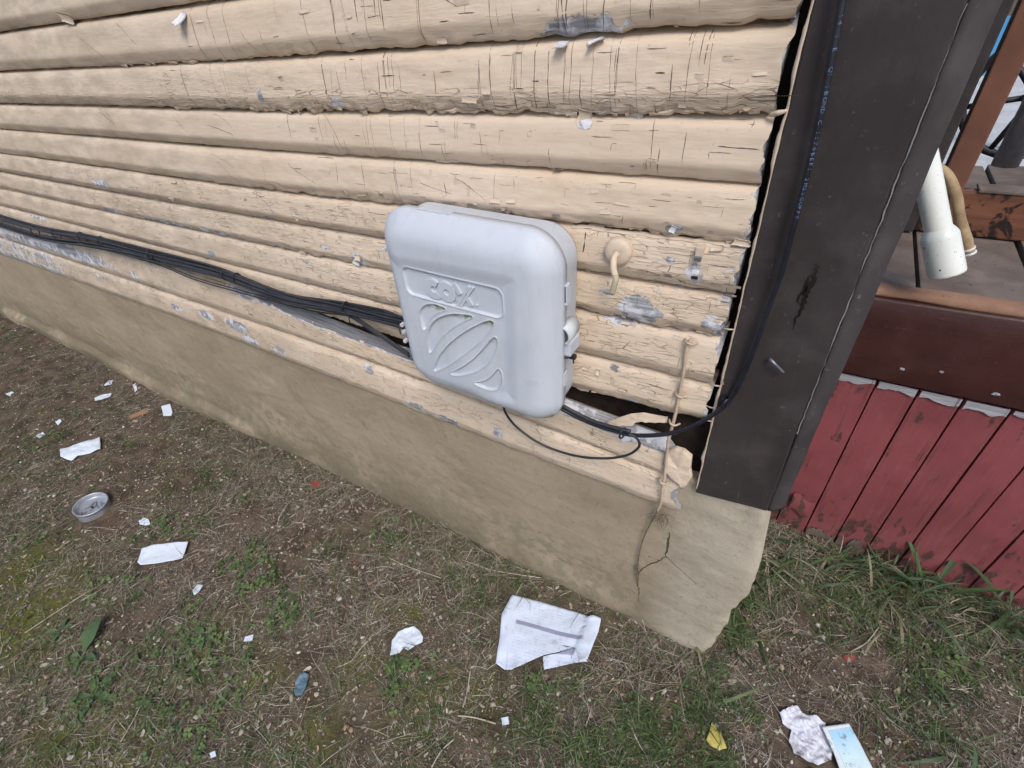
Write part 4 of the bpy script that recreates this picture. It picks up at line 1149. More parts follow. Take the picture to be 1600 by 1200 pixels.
# ================================================================== PORCH
YS = .60
porch = empty('porch_skirt', (.6, YS, 0), 'red vertical board skirting with peeling paint below the porch', 'skirting')
pitch = .0955
ztop = .716
for i in range(-1, 9):
    x0 = .345 + (i - 1) * pitch + .0025; x1 = x0 + pitch - .005
    nx_, nz_ = 10, 60
    xs = np.linspace(x0, x1, nx_); zs = np.linspace(-.05 + .02 * (i % 2), ztop - .004 - .003 * RNG.random(), nz_)
    Xg, Zg = np.meshgrid(xs, zs, indexing='ij')
    Yg = YS + (fbm(Xg * 20, Zg * 5 + i * 9, 151, 3) - .5) * .0012 + .0012 * RNG.normal()
    Yg = Yg
    Xg = Xg + (fbm(Zg * 12, Zg * 0 + i, 153, 3) - .5) * .0016 * (np.abs(Xg - (x0 + x1) / 2) / (x1 - x0) * 2) ** 4
    V = np.stack([Xg, Yg, Zg], -1).reshape(-1, 3); nF = len(V)
    V = np.vstack([V, V + (0, .018, 0)])
    F = gridF(nx_, nz_).tolist() + [[q + nF for q in f[::-1]] for f in gridF(nx_, nz_).tolist()]
    bd = [(0, j) for j in range(nz_)] + [(q, nz_ - 1) for q in range(1, nx_)] + [(nx_ - 1, j) for j in range(nz_ - 2, -1, -1)] + [(q, 0) for q in range(nx_ - 2, 0, -1)]
    bi = [a * nz_ + b for a, b in bd]
    for a, b in zip(bi, bi[1:] + bi[:1]): F.append([a, b, b + nF, a + nF])
    pl = mesh('skirt_board', V, F, M['red'], porch, False)
    # weathered bare top end, split lines and rotten foot
    mb = MB(); m = 40; xt = np.linspace(x0 + .002, x1 - .002, m); dz = np.abs(RNG.uniform(.012, .026) + .022 * (fbm(xt * 30 + i * 3, xt * 0, 157, 4) - .36))
    V = np.concatenate([np.stack([xt, np.full(m, YS - .0045), np.full(m, ztop - .003)], -1), np.stack([xt, np.full(m, YS - .0045), ztop - .003 - dz], -1)])
    mb.add(V, [[q, q + 1, m + q + 1, m + q] for q in range(m - 1)])
    mb.build('bare_wood', M['wood'], pl); mb = MB()
    if i in (1, 2):
        dz = np.abs(.03 + .22 * (fbm(xt * 34 + i * 5, xt * 0, 159, 5) - .42)); 
        V = np.concatenate([np.stack([xt, np.full(m, YS - .0045), np.full(m, .0)], -1), np.stack([xt, np.full(m, YS - .0045), dz * RNG.uniform(.6, 1.2)], -1)])
        mb.add(V, [[q, q + 1, m + q + 1, m + q] for q in range(m - 1)])
    mb.build('bare_wood', M['deck'], pl)
    mb = MB()
    for q in range(6):
        zc = RNG.uniform(.05, .65); xc = RNG.choice([x0 + .006, x1 - .008, RNG.uniform(x0, x1)]); L = RNG.uniform(.03, .16)
        s = np.linspace(0, 1, 9); P = np.stack([xc + np.cumsum(RNG.normal(0, .0008, 9)), np.full(9, YS - .0040), zc + s * L], -1)
        ribbon(mb, P, [.0005, RNG.uniform(.0008, .0022), .0005], np.array([0, -1., 0]), .0008)
    mb.build('splits', M['crack'], pl); tag(bpy.data.objects[-1] if False else pl.children[-1], kind='stuff')
    for q in range(0):      # lifted scales of red paint
        xc = RNG.uniform(x0 + .01, x1 - .02); zc = RNG.uniform(.06, .6); w = RNG.uniform(.012, .03); h = RNG.uniform(.02, .05)
        u = np.linspace(0, 1, 5)
        V = [(xc + w * a + RNG.normal(0, .0015), YS - .004 - .007 * b * b - .002, zc - h * b + RNG.normal(0, .002)) for a in u for b in u]
        mesh('paint_scale', V, gridF(5, 5).tolist(), M['red'], pl, True)
# one long curled scale at the foot of the second board
P = [(.30, YS - .006, .17), (.33, YS - .014, .165), (.365, YS - .010, .16)]
u = np.linspace(0, 1, 8)
V = [(.268 + .070 * a, YS - .005 - .010 * math.sin(b * 2.2), .185 - .075 * b + .008 * math.sin(a * 7) - .02 * a) for a in u for b in u]
mesh('curled_scale', V, gridF(8, 8).tolist(), M['red'], porch, True)
V, F = box_pts(.19, 1.2, YS + .02, YS + .05, -.1, .72); mesh('backing', V, F, M['dark'], porch)

rim = wb = None
nx_ = 60; xs = np.linspace(.185, 1.25, nx_)
prof = np.array([(YS + .03, .722), (YS - .012, .724), (YS - .014, .728), (YS - .015, .80), (YS - .015, .90), (YS - .014, .955), (YS - .010, .961), (YS + .03, .962)])
V = np.array([[x, y + .003 * (fbm(x * 6, z * 8, 161, 3) - .5), z + .004 * (vnoise(x * 5, 0, 163) - .5)] for x in xs for y, z in prof])
rimb = empty('porch_rim_board', (.6, YS, .72), 'glossy dark maroon rim board above the red skirting', 'board')
mesh('board', V, gridF(nx_, len(prof)), M['rim'], rimb, False)
for px, py in ((1409, 577), (1471, 581), (1555, 616)):
    c = W(px, py, YS - .016); r = RNG.uniform(.004, .007)
    bm = bmesh.new(); bmesh.ops.create_icosphere(bm, subdivisions=2, radius=r)
    for v in bm.verts: v.co = Vector((v.co.x * 1.2, v.co.y * .2, v.co.z * .9)) + Vector(c) + Vector(RNG.normal(0, r * .22, 3))
    bm.verts.index_update(); mesh('white_spot', [v.co[:] for v in bm.verts], [[v.index for v in f.verts] for f in bm.faces], M['wood'], rimb, True); bm.free()

deck = empty('porch_deck', (.6, .9, .98), 'weathered grey porch deck boards behind the corner post', 'deck')
xg = [.10, .222, .342, .575, .72, .86, 1.0, 1.14, 1.28]
for a, b in zip(xg[:-1], xg[1:]):
    V, F = box_pts(a + .005, b - .005, YS + .035, 1.75, .955, .980 + RNG.normal(0, .002), .003, .0006); mesh('deck_board', V, F, M['deck'], deck)
xs = np.linspace(.185, 1.25, 50)
V = np.array([[x, y + .006 * (fbm(x * 12, y * 40, 171, 3) - .5), z + .008 * (fbm(x * 9, z * 30 + y * 60, 173, 3) - .5)] for x in xs for y, z in ((YS + .034, .962), (YS - .006, .963), (YS - .010, .972), (YS + .006, .981), (YS + .034, .983))])
mesh('split_nosing', V, gridF(50, 5), M['nosing'], deck)

rail = empty('porch_railing', (.5, 1.0, .98), 'charred brown porch rail with an upright behind the white pipe', 'railing')
V, F = box_pts(.16, 1.6, 1.005, 1.045, .985, 1.105, .005); mesh('bottom_rail', V, F, M['char'], rail)
V, F = box_pts(.44, 1.6, 1.0, 1.06, 1.106, 1.114, .002); mesh('rail_cap', V, F, M['deck'], rail)
a = W(1483, 254, .985)[0]; b = W(1528, 250, .985)[0]
V, F = box_pts(a, b, .985, 1.035, 1.10, 2.2, .004); mesh('upright', V, F, M['brownwood'], rail)
a2 = W(1464, 285, .99)[0]
V, F = box_pts(a2 - .10, W(1530, 126, .99)[0], .99, 1.04, .985, 2.2, .004); mesh('dark_post', V, F, M['post'], rail)

pvc = empty('pvc_pipe', (.346, .6, 1.09), 'white spotted plastic drain pipe with coupling jutting over the porch edge', 'pipe')
pe = W(1480, 428, .56); pu = W(1447, 262, .60); pd = (pu - pe) / np.linalg.norm(pu - pe)
tube('pipe', [pe + pd * .075, pe + pd * .2, pe + pd * .45, pe + pd * .8], .0250, M['pvc'], pvc, 28)
th = np.linspace(0, 2 * np.pi, 36, endpoint=False)
prof = [(.0250, .108), (.0300, .100), (.0338, .092), (.0345, .085), (.0345, .004), (.0335, .000), (.0295, .000), (.0285, .004), (.0280, .06)]
q1 = np.cross(pd, (0, 1., 0)); q1 /= np.linalg.norm(q1); q2 = np.cross(pd, q1)
V = np.array([pe + pd * h + q1 * r * math.cos(t) + q2 * r * math.sin(t) for t in th for r, h in prof])
mesh('coupling', V, gridF(36, len(prof), True), M['pvc'], pvc, True)
hs = empty('braided_hose', (.36, .62, 1.07), 'frayed tan hose draped beside the white pipe', 'hose')
hm = m_simple('tan_hose', (.46, .34, .20), (.24, .15, .08), 45, .75, .6, .002)
hp = [W(1452, 258, .66), W(1464, 260, .64), W(1482, 275, .63), W(1494, 305, .62), W(1500, 340, .62), W(1509, 375, .62), W(1514, 394, .62)]
tube('hose', hp, [.007, .0085, .0095, .0105, .0100, .0125, .011], hm, hs, 12)
for q in (0, .011): c = hp[-1] - (hp[-1] - hp[-2]) / np.linalg.norm(hp[-1] - hp[-2]) * q; tube('hose_clamp', [c, c + (hp[-1] - hp[-2]) * .12], .0135, M['primer'], hs, 12, 0)

# seen through the railing
gp = empty('metal_post', tuple(G(1548, 300, .98)), 'round grey metal post seen through the porch railing', 'post')
c = W(1558, 270, 1.75)
tube('shaft', [(c[0] + .01, 1.75, .97), (c[0] + .01, 1.75, 1.5), (c[0] + .01, 1.75, 2.2)], .040, M['metal'], gp, 20, 0)
wh = empty('wheel', tuple(W(1618, 155, 2.1)), 'black spoked wheel partly seen at the right edge through the railing', 'wheel')
wc_ = W(1618, 150, 2.15); a = np.linspace(0, 2 * np.pi, 41)
ax = np.array([.95, -.3, 0.0]); az = np.array([0, 0, 1.0])
def wpt(r, th): return wc_ + r * (np.cos(th) * ax + np.sin(th) * az)
tube('rim', np.array([wpt(.22, t) for t in a]), .016, M['ink'], wh, 8, 0)
for q in range(6): tube('spoke', [wpt(.02, q * np.pi / 3 + .25), wpt(.21, q * np.pi / 3 + .25)], .011, M['ink'], wh, 8, 0)
V, F = tube_pts([wc_ - (.01, .03, 0), wc_ + (.01, .03, 0)], .035, 16); mesh('hub', V, F, M['ink'], wh)
c0 = W(1560, 85, 6.0)
bt = empty('blue_tarpaulin', (c0[0], 6.0, 0), 'bright blue tarpaulin sheet beyond the porch', 'tarpaulin')
u = np.linspace(-.45, .45, 12); v = np.linspace(c0[2] - .17, c0[2] + .28, 12)
V = np.array([[c0[0] + a_, 6.0 + .03 * math.sin(a_ * 18 + b_ * 3), b_] for a_ in u for b_ in v])
mesh('sheet', np.vstack([V, V + (0, .01, 0)]), gridF(12, 12).tolist() + (gridF(12, 12) + 144)[:, ::-1].tolist(), m_simple('blue_sheet', (.09, .36, .66), (.13, .42, .72), 6, .5, .2), bt, True)
for s_ in (-.43, .43): V, F = box_pts(c0[0] + s_ - .03, c0[0] + s_ + .03, 6.02, 6.08, 0, c0[2] + .28, .004); mesh('stake', V, F, M['brownwood'], bt)

# ================================================================== GROUND COVER
SHEETS = [[(795, 924), (945, 968), (922, 1045), (780, 1052), (768, 1034)], [(606, 998), (648, 974), (666, 1000), (610, 1030)], [(210, 850), (298, 842), (290, 878), (212, 888)], [(90, 698), (160, 679), (164, 708), (95, 722)], [(1212, 1108), (1246, 1100), (1295, 1130), (1330, 1130), (1372, 1225), (1250, 1200), (1230, 1170)], [(112, 815), (120, 770), (180, 765), (190, 815), (150, 832)], [(250, 628), (274, 628), (272, 654), (252, 654)]]
SHEETS = [np.array([G(*p)[:2] for p in q]) for q in SHEETS]
def off_sheets(xy, m=.004):
    ok = np.ones(len(xy), bool)
    for q in SHEETS: ok &= sd_poly(xy[:, 0], xy[:, 1], q) > m
    return xy[ok]
def visible_xy(n, near_bias=True):
    """random places in the part of the yard that the lens takes in"""
    out = []
    while sum(len(o) for o in out) < n:
        x = RNG.uniform(-5.6, 1.25, n); y = RNG.uniform(-1.38, .60, n)
        ok = (y < np.where(x < .155, -.004, .595))
        # keep density roughly even in view: thin out far left
        ok &= RNG.random(n) < np.clip(1.15 - .30 * np.maximum(0, -x - 1.2), .14, 1)
        p = np.stack([x, y, gz(x, y)], -1) - CAM
        v = p @ RC
        px = 800 + FPX * v[:, 0] / v[:, 2]; py = 600 + FPX * v[:, 1] / v[:, 2]
        ok &= (v[:, 2] > .05) & (px > -90) & (px < 1690) & (py < 1300)
        out.append(off_sheets(np.stack([x[ok], y[ok]], -1)))
    return np.concatenate(out)[:n]
def strands(name, xy, L, w, yaw, rise, droop, col, mat, roll=None, z_off=.0, seg=4, tipw=.15, basecol=None):
    n = len(xy); s = np.linspace(0, 1, seg + 1)
    d = np.stack([np.cos(yaw), np.sin(yaw)], -1); side = np.stack([-np.sin(yaw), np.cos(yaw)], -1)
    bend = RNG.normal(0, .22, n)
    z0 = gz(xy[:, 0], xy[:, 1]) + z_off
    V = np.zeros((n, seg + 1, 2, 3)); 
    for i, q in enumerate(s):
        h = rise * L * q - droop * L * q * q
        c = xy + d * (L * q * np.sqrt(np.maximum(.12, 1 - np.minimum(rise, .95) ** 2)))[:, None] + side * (bend * L * q * q)[:, None]
        zz = np.maximum(z0 + h, gz(c[:, 0], c[:, 1]) + .0012)
        ww = w * (1 - (1 - tipw) * q ** 1.6) * (.55 + .45 * min(1, q * 4))
        rr = roll if roll is not None else np.zeros(n)
        for sgn, ix in ((1, 0), (-1, 1)):
            V[:, i, ix, :2] = c + sgn * side * (ww / 2 * np.cos(rr))[:, None]
            V[:, i, ix, 2] = zz + sgn * ww / 2 * np.sin(rr)
    idx = np.arange(n)[:, None] * (2 * (seg + 1))
    F = np.concatenate([np.stack([idx[:, 0] + 2 * i, idx[:, 0] + 2 * i + 1, idx[:, 0] + 2 * i + 3, idx[:, 0] + 2 * i + 2], -1) for i in range(seg)])
    C = np.repeat(col, 2 * (seg + 1), axis=0)
    if basecol is not None:
        f = np.tile(np.repeat(sstep(.45, 0, s), 2), n)[:, None]; C = C * (1 - f) + basecol * f
    return mesh(name, V.reshape(-1, 3), F, mat, None, True, col=C)
def pal(n, cols, jit=.12):
    cols = np.array(cols); c = cols[RNG.integers(0, len(cols), n)]
    return np.clip(c * (1 + RNG.normal(0, jit, (n, 1))), .005, .9)
# gravel and crumbs
n = 15000
xy = visible_xy(n)
bm = bmesh.new(); bmesh.ops.create_icosphere(bm, subdivisions=1, radius=1.0)
uv_ = np.array([v.co[:] for v in bm.verts]); uf = np.array([[v.index for v in f.verts] for f in bm.faces]); bm.free()
sz = np.exp(RNG.normal(math.log(.0021), .55, n)).clip(.001, .009)
keep = fbm(xy[:, 0] * 3, xy[:, 1] * 3, 201, 3) + RNG.normal(0, .12, n) > .38
xy = xy[keep]; sz = sz[keep]; n = len(xy)
sc = np.stack([RNG.uniform(.8, 1.5, n), RNG.uniform(.7, 1.2, n), RNG.uniform(.35, .8, n)], -1) * sz[:, None]
ya = RNG.uniform(0, 6.28, n)
V = uv_[None] * sc[:, None] * RNG.uniform(.75, 1.25, (n, len(uv_), 1))
Vx = V[..., 0] * np.cos(ya)[:, None] - V[..., 1] * np.sin(ya)[:, None]; Vy = V[..., 0] * np.sin(ya)[:, None] + V[..., 1] * np.cos(ya)[:, None]
V = np.stack([Vx + xy[:, :1], Vy + xy[:, 1:], V[..., 2] + (gz(xy[:, 0], xy[:, 1]) + sc[:, 2] * .45)[:, None]], -1)
F = (uf[None] + (np.arange(n) * len(uv_))[:, None, None]).reshape(-1, 3)
C = 1.2 * pal(n, [(.13, .10, .08), (.20, .155, .115), (.27, .22, .17), (.16, .10, .075), (.38, .33, .26), (.11, .085, .07), (.30, .19, .12), (.50, .46, .40)], .2)
gravel = mesh('gravel', V.reshape(-1, 3), F, M['gravel'], None, False, col=np.repeat(C, len(uv_), 0))
tag(gravel, 'small brown and tan gravel scattered over the soil', 'gravel', kind='stuff')
# dead leaf and bark crumbs
n = 14000
xy = visible_xy(n); ya = RNG.uniform(0, 6.28, n)
L = np.exp(RNG.normal(math.log(.0066), .55, n)).clip(.002, .020); w = L * RNG.uniform(.25, .8, n)
tl = RNG.normal(0, .35, (n, 2))
q = np.array([(-.5, -.3), (-.1, -.5), (.45, -.25), (.5, .3), (0, .5), (-.45, .25)])
qq = q[None] * (1 + RNG.normal(0, .30, (n, 6, 1)))
lx = qq[..., 0] * L[:, None]; ly = qq[..., 1] * w[:, None]
V = np.stack([lx * np.cos(ya)[:, None] - ly * np.sin(ya)[:, None] + xy[:, :1], lx * np.sin(ya)[:, None] + ly * np.cos(ya)[:, None] + xy[:, 1:],
              gz(xy[:, 0], xy[:, 1])[:, None] + .0022 + np.abs(lx * tl[:, :1] + ly * tl[:, 1:]) + .10 * lx * lx / L[:, None]], -1)
i0 = np.arange(n) * 6
F = np.concatenate([np.stack([i0, i0 + 1, i0 + 2, i0 + 3], -1), np.stack([i0 + 3, i0 + 4, i0 + 5, i0], -1)])
C = 1.2 * pal(n, [(.16, .11, .08), (.22, .16, .11), (.10, .07, .05), (.30, .23, .16), (.075, .055, .045), (.30, .26, .21), (.16, .105, .075), (.26, .23, .19), (.40, .36, .30)], .2)
litter = mesh('leaf_litter', V.reshape(-1, 3), F, M['litter'], None, False, col=np.repeat(C, 6, 0))
tag(litter, 'crumbled dead leaves and bark bits on the soil', 'leaf litter', kind='stuff')
# dry grass thatch
n = 60000
xy = visible_xy(n)
keep = fbm(xy[:, 0] * 6, xy[:, 1] * 6, 211, 3) + RNG.normal(0, .07, n) > .475
xy = xy[keep]; n = len(xy)
L = np.exp(RNG.normal(math.log(.032), .6, n)).clip(.008, .14)
col = 1.12 * pal(n, [(.24, .205, .16), (.30, .26, .205), (.17, .145, .115), (.36, .32, .26), (.12, .10, .08), (.26, .215, .155), (.42, .385, .325), (.19, .19, .12)], .18)
dg = strands('dry_grass', xy, L, np.exp(RNG.normal(math.log(.0014), .4, n)), RNG.uniform(0, 6.28, n), np.abs(RNG.normal(.07, .14, n)), RNG.uniform(0, .18, n), col, M['litter'], RNG.normal(0, .7, n), .003, 3)
tag(dg, 'dry tan grass thatch lying over the soil', 'dry grass', kind='stuff')
# green grass, growing in tufts where the photograph shows them
TUFTS = [(300, 745, .12, 18), (330, 760, .10, 16), (390, 770, .09, 14), (200, 700, .14, 14), (170, 660, .12, 8), (60, 700, .2, 14), (100, 690, .15, 10), (140, 745, .08, 8), (30, 820, .12, 12), (80, 850, .12, 14), (60, 530, .25, 12), (10, 545, .3, 34), (0, 520, .4, 30), (300, 820, .07, 16), (230, 835, .06, 10), (390, 880, .08, 10), (420, 840, .08, 8), (520, 840, .08, 6), (600, 860, .07, 12), (660, 830, .10, 20), (680, 870, .08, 14), (720, 890, .09, 22), (770, 905, .08, 18), (800, 920, .08, 14), (740, 950, .06, 8),
         (250, 1000, .1, 12), (300, 1060, .1, 16), (260, 1080, .1, 16), (180, 960, .1, 12), (150, 1080, .1, 14), (60, 1080, .12, 14), (100, 1180, .12, 12), (240, 1170, .1, 10), (420, 1190, .08, 12), (500, 1190, .08, 6), (620, 1080, .06, 10), (660, 1100, .06, 10), (830, 1080, .05, 16), (850, 1120, .06, 18), (820, 1180, .07, 16), (900, 1160, .07, 22), (970, 1150, .06, 34), (1010, 1130, .06, 34), (1040, 1170, .07, 34), (940, 1190, .07, 24), (1090, 1120, .05, 26), (1080, 1180, .06, 24), (1110, 1060, .05, 18), (1090, 1030, .04, 14), (880, 1060, .05, 8),
         (1150, 1000, .05, 24), (1140, 970, .04, 20), (1170, 940, .05, 20), (1200, 920, .06, 26), (1240, 900, .07, 26), (1290, 910, .08, 30), (1330, 930, .08, 34), (1370, 960, .08, 34), (1400, 920, .08, 36), (1450, 950, .08, 30), (1490, 920, .08, 30), (1540, 940, .08, 26), (1580, 960, .08, 22), (1470, 1000, .07, 24), (1430, 1010, .06, 22), (1500, 1060, .06, 14), (1440, 1080, .05, 16), (1460, 1150, .05, 14), (1400, 1110, .05, 10), (1260, 960, .06, 10), (1350, 890, .06, 26), (1550, 1010, .08, 20), (1590, 1050, .08, 14), (1300, 990, .06, 12), (1160, 1100, .05, 16), (1140, 1180, .05, 20)]
xy = []; big = []
for px, py, r, m in TUFTS:
    g = G(px, py)
    for t_ in range(max(2, int(m / 2.2))):
        c = g[:2] + RNG.normal(0, r * .55, 2)
        xy.append(c + RNG.normal(0, .010, (14, 2))); big.append(np.full(14, 1.0))
xy = np.concatenate(xy)
ex = visible_xy(9000); ex = ex[fbm(ex[:, 0] * 2.5, ex[:, 1] * 2.5, 241, 3) + .10 * sstep(-.3, -.9, ex[:, 1]) + RNG.normal(0, .05, len(ex)) > .50]; xy = np.concatenate([off_sheets(xy), ex])
ok = (xy[:, 1] < np.where(xy[:, 0] < .17, -.012, .58)); xy = xy[ok]; n = len(xy)
L = np.exp(RNG.normal(math.log(.048), .42, n)).clip(.015, .14)
col = 1.22 * pal(n, [(.085, .135, .038), (.065, .11, .035), (.11, .16, .05), (.075, .12, .055), (.14, .17, .06), (.095, .13, .06)], .18)
gg = strands('green_grass', xy, L, RNG.uniform(.0018, .0040, n), RNG.uniform(0, 6.28, n), RNG.uniform(.25, .9, n), RNG.uniform(.2, .8, n), col, M['grass'], RNG.normal(0, .5, n), .001, 5, .08)
tag(gg, 'short green grass tufts scattered over the yard', 'grass', kind='stuff')
# long broad blades by the red skirting and at the foot of the corner
LB = [(1350, 900, 24), (1400, 905, 27), (1440, 920, 22), (1480, 910, 31), (1530, 930, 33), (1570, 930, 28), (1590, 980, 21), (1210, 890, 16), (1180, 930, 12), (1150, 985, 11), (1110, 1030, 7), (1250, 880, 12), (1300, 900, 16), (1420, 1050, 6), (1465, 1110, 6), (1090, 1110, 4), (1480, 1195, 3), (1080, 900, 3)]
xy = np.concatenate([G(px, py)[:2] + RNG.normal(0, .045, (m, 2)) for px, py, m in LB])
ok = (xy[:, 1] < np.where(xy[:, 0] < .18, -.014, .58)); xy = xy[ok]; n = len(xy)
col = pal(n, [(.075, .13, .045), (.06, .105, .05), (.10, .15, .055), (.09, .14, .07), (.24, .21, .13)], .15)
lb = strands('broad_grass', xy, RNG.uniform(.10, .30, n), RNG.uniform(.004, .012, n), RNG.uniform(0, 6.28, n), RNG.uniform(.5, .95, n), RNG.uniform(.35, .95, n), col, M['grass'], RNG.normal(0, .35, n), .0, 8, .05)
tag(lb, 'long broad green grass blades by the red skirting', 'grass', kind='stuff')
xy = np.concatenate([G(px, py)[:2] + RNG.normal(0, .07, (m, 2)) for px, py, m in [(1230, 870, 240), (1280, 890, 240), (1340, 900, 200), (1180, 930, 160), (1450, 960, 160), (1550, 980, 160), (760, 900, 260), (690, 860, 200), (1000, 990, 200), (900, 960, 120), (1060, 1020, 120), (620, 800, 110), (540, 755, 90), (450, 720, 70), (380, 690, 60), (300, 650, 50), (840, 915, 120), (960, 980, 90)]])
xy = off_sheets(xy, .05); ok = (xy[:, 1] < np.where(xy[:, 0] < .18, -.010, .58)); xy = xy[ok]; n = len(xy)
dl = strands('dry_stems', xy, RNG.uniform(.05, .16, n), RNG.uniform(.0012, .0026, n), RNG.uniform(0, 6.28, n), RNG.uniform(.1, .7, n), RNG.uniform(.1, .6, n),
             pal(n, [(.34, .29, .21), (.24, .20, .15), (.16, .13, .10), (.42, .37, .29), (.18, .19, .11)], .18), M['litter'], RNG.normal(0, .6, n), .001, 5, .3)
tag(dl, 'longer dead grass stems along the foot of the walls', 'dry grass', kind='stuff')
# clover and small weeds
CL = [(380, 880, .07, 22), (420, 895, .06, 14), (390, 920, .06, 10), (445, 950, .06, 18), (440, 970, .05, 10), (250, 830, .07, 16), (270, 1000, .1, 16), (320, 1000, .1, 16), (350, 1040, .08, 12), (260, 1060, .1, 16), (150, 1080, .08, 14), (160, 1060, .08, 10), (360, 1080, .08, 12), (250, 1130, .06, 6), (320, 1140, .06, 8), (290, 1170, .06, 8), (620, 1040, .04, 10), (650, 1040, .04, 6), (610, 1080, .03, 8), (170, 910, .08, 10), (30, 720, .12, 10), (20, 870, .1, 10), (130, 1035, .06, 8), (215, 905, .06, 8), (1500, 1040, .05, 12), (1440, 1050, .05, 8), (840, 1070, .03, 6), (1380, 870, .04, 6), (60, 560, .2, 10), (590, 830, .06, 6)]
mb = MB()
cols = [(.13, .20, .065), (.165, .25, .085), (.10, .16, .06), (.19, .26, .10)]
for px, py, r, m in CL:
    g = G(px, py)
    for q in range(int(m * 1.7)):
        c = np.append(g[:2] + RNG.normal(0, r * .6, 2), 0)
        if (c[1] > -.02 and c[0] < .17) or not len(off_sheets(c[None, :2], .01)): continue
        c[2] = gz(c[0], c[1]) + RNG.uniform(.006, .022)
        s = RNG.uniform(.006, .014); a0 = RNG.uniform(0, 6.28); col = np.array(cols[RNG.integers(4)]) * RNG.uniform(.8, 1.2)
        for l in range(int(RNG.choice([3, 3, 4, 2]))):
            a1 = a0 + l * 2.09 + RNG.normal(0, .15); d = np.array([math.cos(a1), math.sin(a1), RNG.uniform(-.15, .4)]); sd = np.array([-math.sin(a1), math.cos(a1), 0])
            pts = [c, c + d * s * .5 + sd * s * .42, c + d * s * .95 + sd * s * .45 + (0, 0, -.001), c + d * s * 1.02 + (0, 0, -.0015), c + d * s * .95 - sd * s * .45 + (0, 0, -.001), c + d * s * .5 - sd * s * .42]
            mb.add(pts, [[0, 1, 2, 3], [0, 3, 4, 5]], col)
        mb.add([c + (-.0006, 0, 0), c + (.0006, 0, 0), c + (.0006, .002, -.02), c + (-.0006, .002, -.02)], [[0, 1, 2, 3]], col)
o = mb.build('clover', M['grass'], None, True, True); tag(o, 'small green clover and weed leaves in the yard', 'clover', kind='stuff')

def leaf_mesh(L, w, col, yaw, pitch, origin, cup=.25, wav=.0):
    nl, nw = 12, 7; V = []
    for i in range(nl):
        s = i / (nl - 1); ww = w * (math.sin(math.pi * min(1, s ** .75 * .97 + .02)) ** .8) * (.25 + .75 * sstep(.1, .5, s))
        for j in range(nw):
            u = (j / (nw - 1) - .5) * 2
            x = L * s; y = ww / 2 * u; z = pitch * L * s - .55 * L * max(0, s - .4) ** 2 + cup * abs(u) * ww * .5 + wav * math.sin(s * 22 + u * 3)
            V.append((x * math.cos(yaw) - y * math.sin(yaw), x * math.sin(yaw) + y * math.cos(yaw), z))
    return np.array(V) + origin, gridF(nl, nw).tolist(), np.tile(col, (nl * nw, 1))
def weed(px, py, label, leaves, cols=((.10, .17, .075), (.13, .20, .09))):
    g = G(px, py); g[2] = gz(g[0], g[1])
    e = empty('weed', tuple(g), label, 'weed', 'broad leaved weeds in the yard')
    for L, w, yaw, pitch in leaves:
        V, F, C = leaf_mesh(L, w, np.array(cols[RNG.integers(len(cols))]) * RNG.uniform(.85, 1.15), yaw, pitch, g + (0, 0, .004), .3, .0012)
        mesh('leaf', V, F, M['grass'], e, True, col=C)
weed(130, 1028, 'weed with one large oval leaf in the mossy lower left corner', [(.13, .055, 2.15, .35), (.06, .03, .4, .3), (.05, .024, 3.6, .2), (.05, .022, -.9, .2)])
weed(150, 1085, 'flat green weed rosette below the large oval leaf', [(.07, .03, a, .2) for a in (.3, 1.6, 2.7, 4.0, 5.2)])
weed(95, 985, 'small weed just above the large oval leaf', [(.045, .02, a, .3) for a in (.9, 2.2, 3.9, 5.4)])
weed(320, 995, 'small weed left of the tiny white chip near the clover', [(.05, .02, a, .25) for a in (.2, 1.3, 2.9, 4.4, 5.5)])
weed(1575, 960, 'tall leafy weed at the right edge before the red skirting', [(.16, .022, a, p) for a, p in ((.6, 1.1), (1.8, 1.3), (2.9, 1.0), (4.2, .8), (5.4, 1.0))], ((.085, .14, .05), (.07, .12, .05)))
weed(1450, 930, 'leafy grass weed leaning on the red boards', [(.17, .018, a, p) for a, p in ((1.2, 1.2), (2.4, 1.1), (3.4, .9), (.2, .9))], ((.085, .14, .05), (.07, .12, .05)))

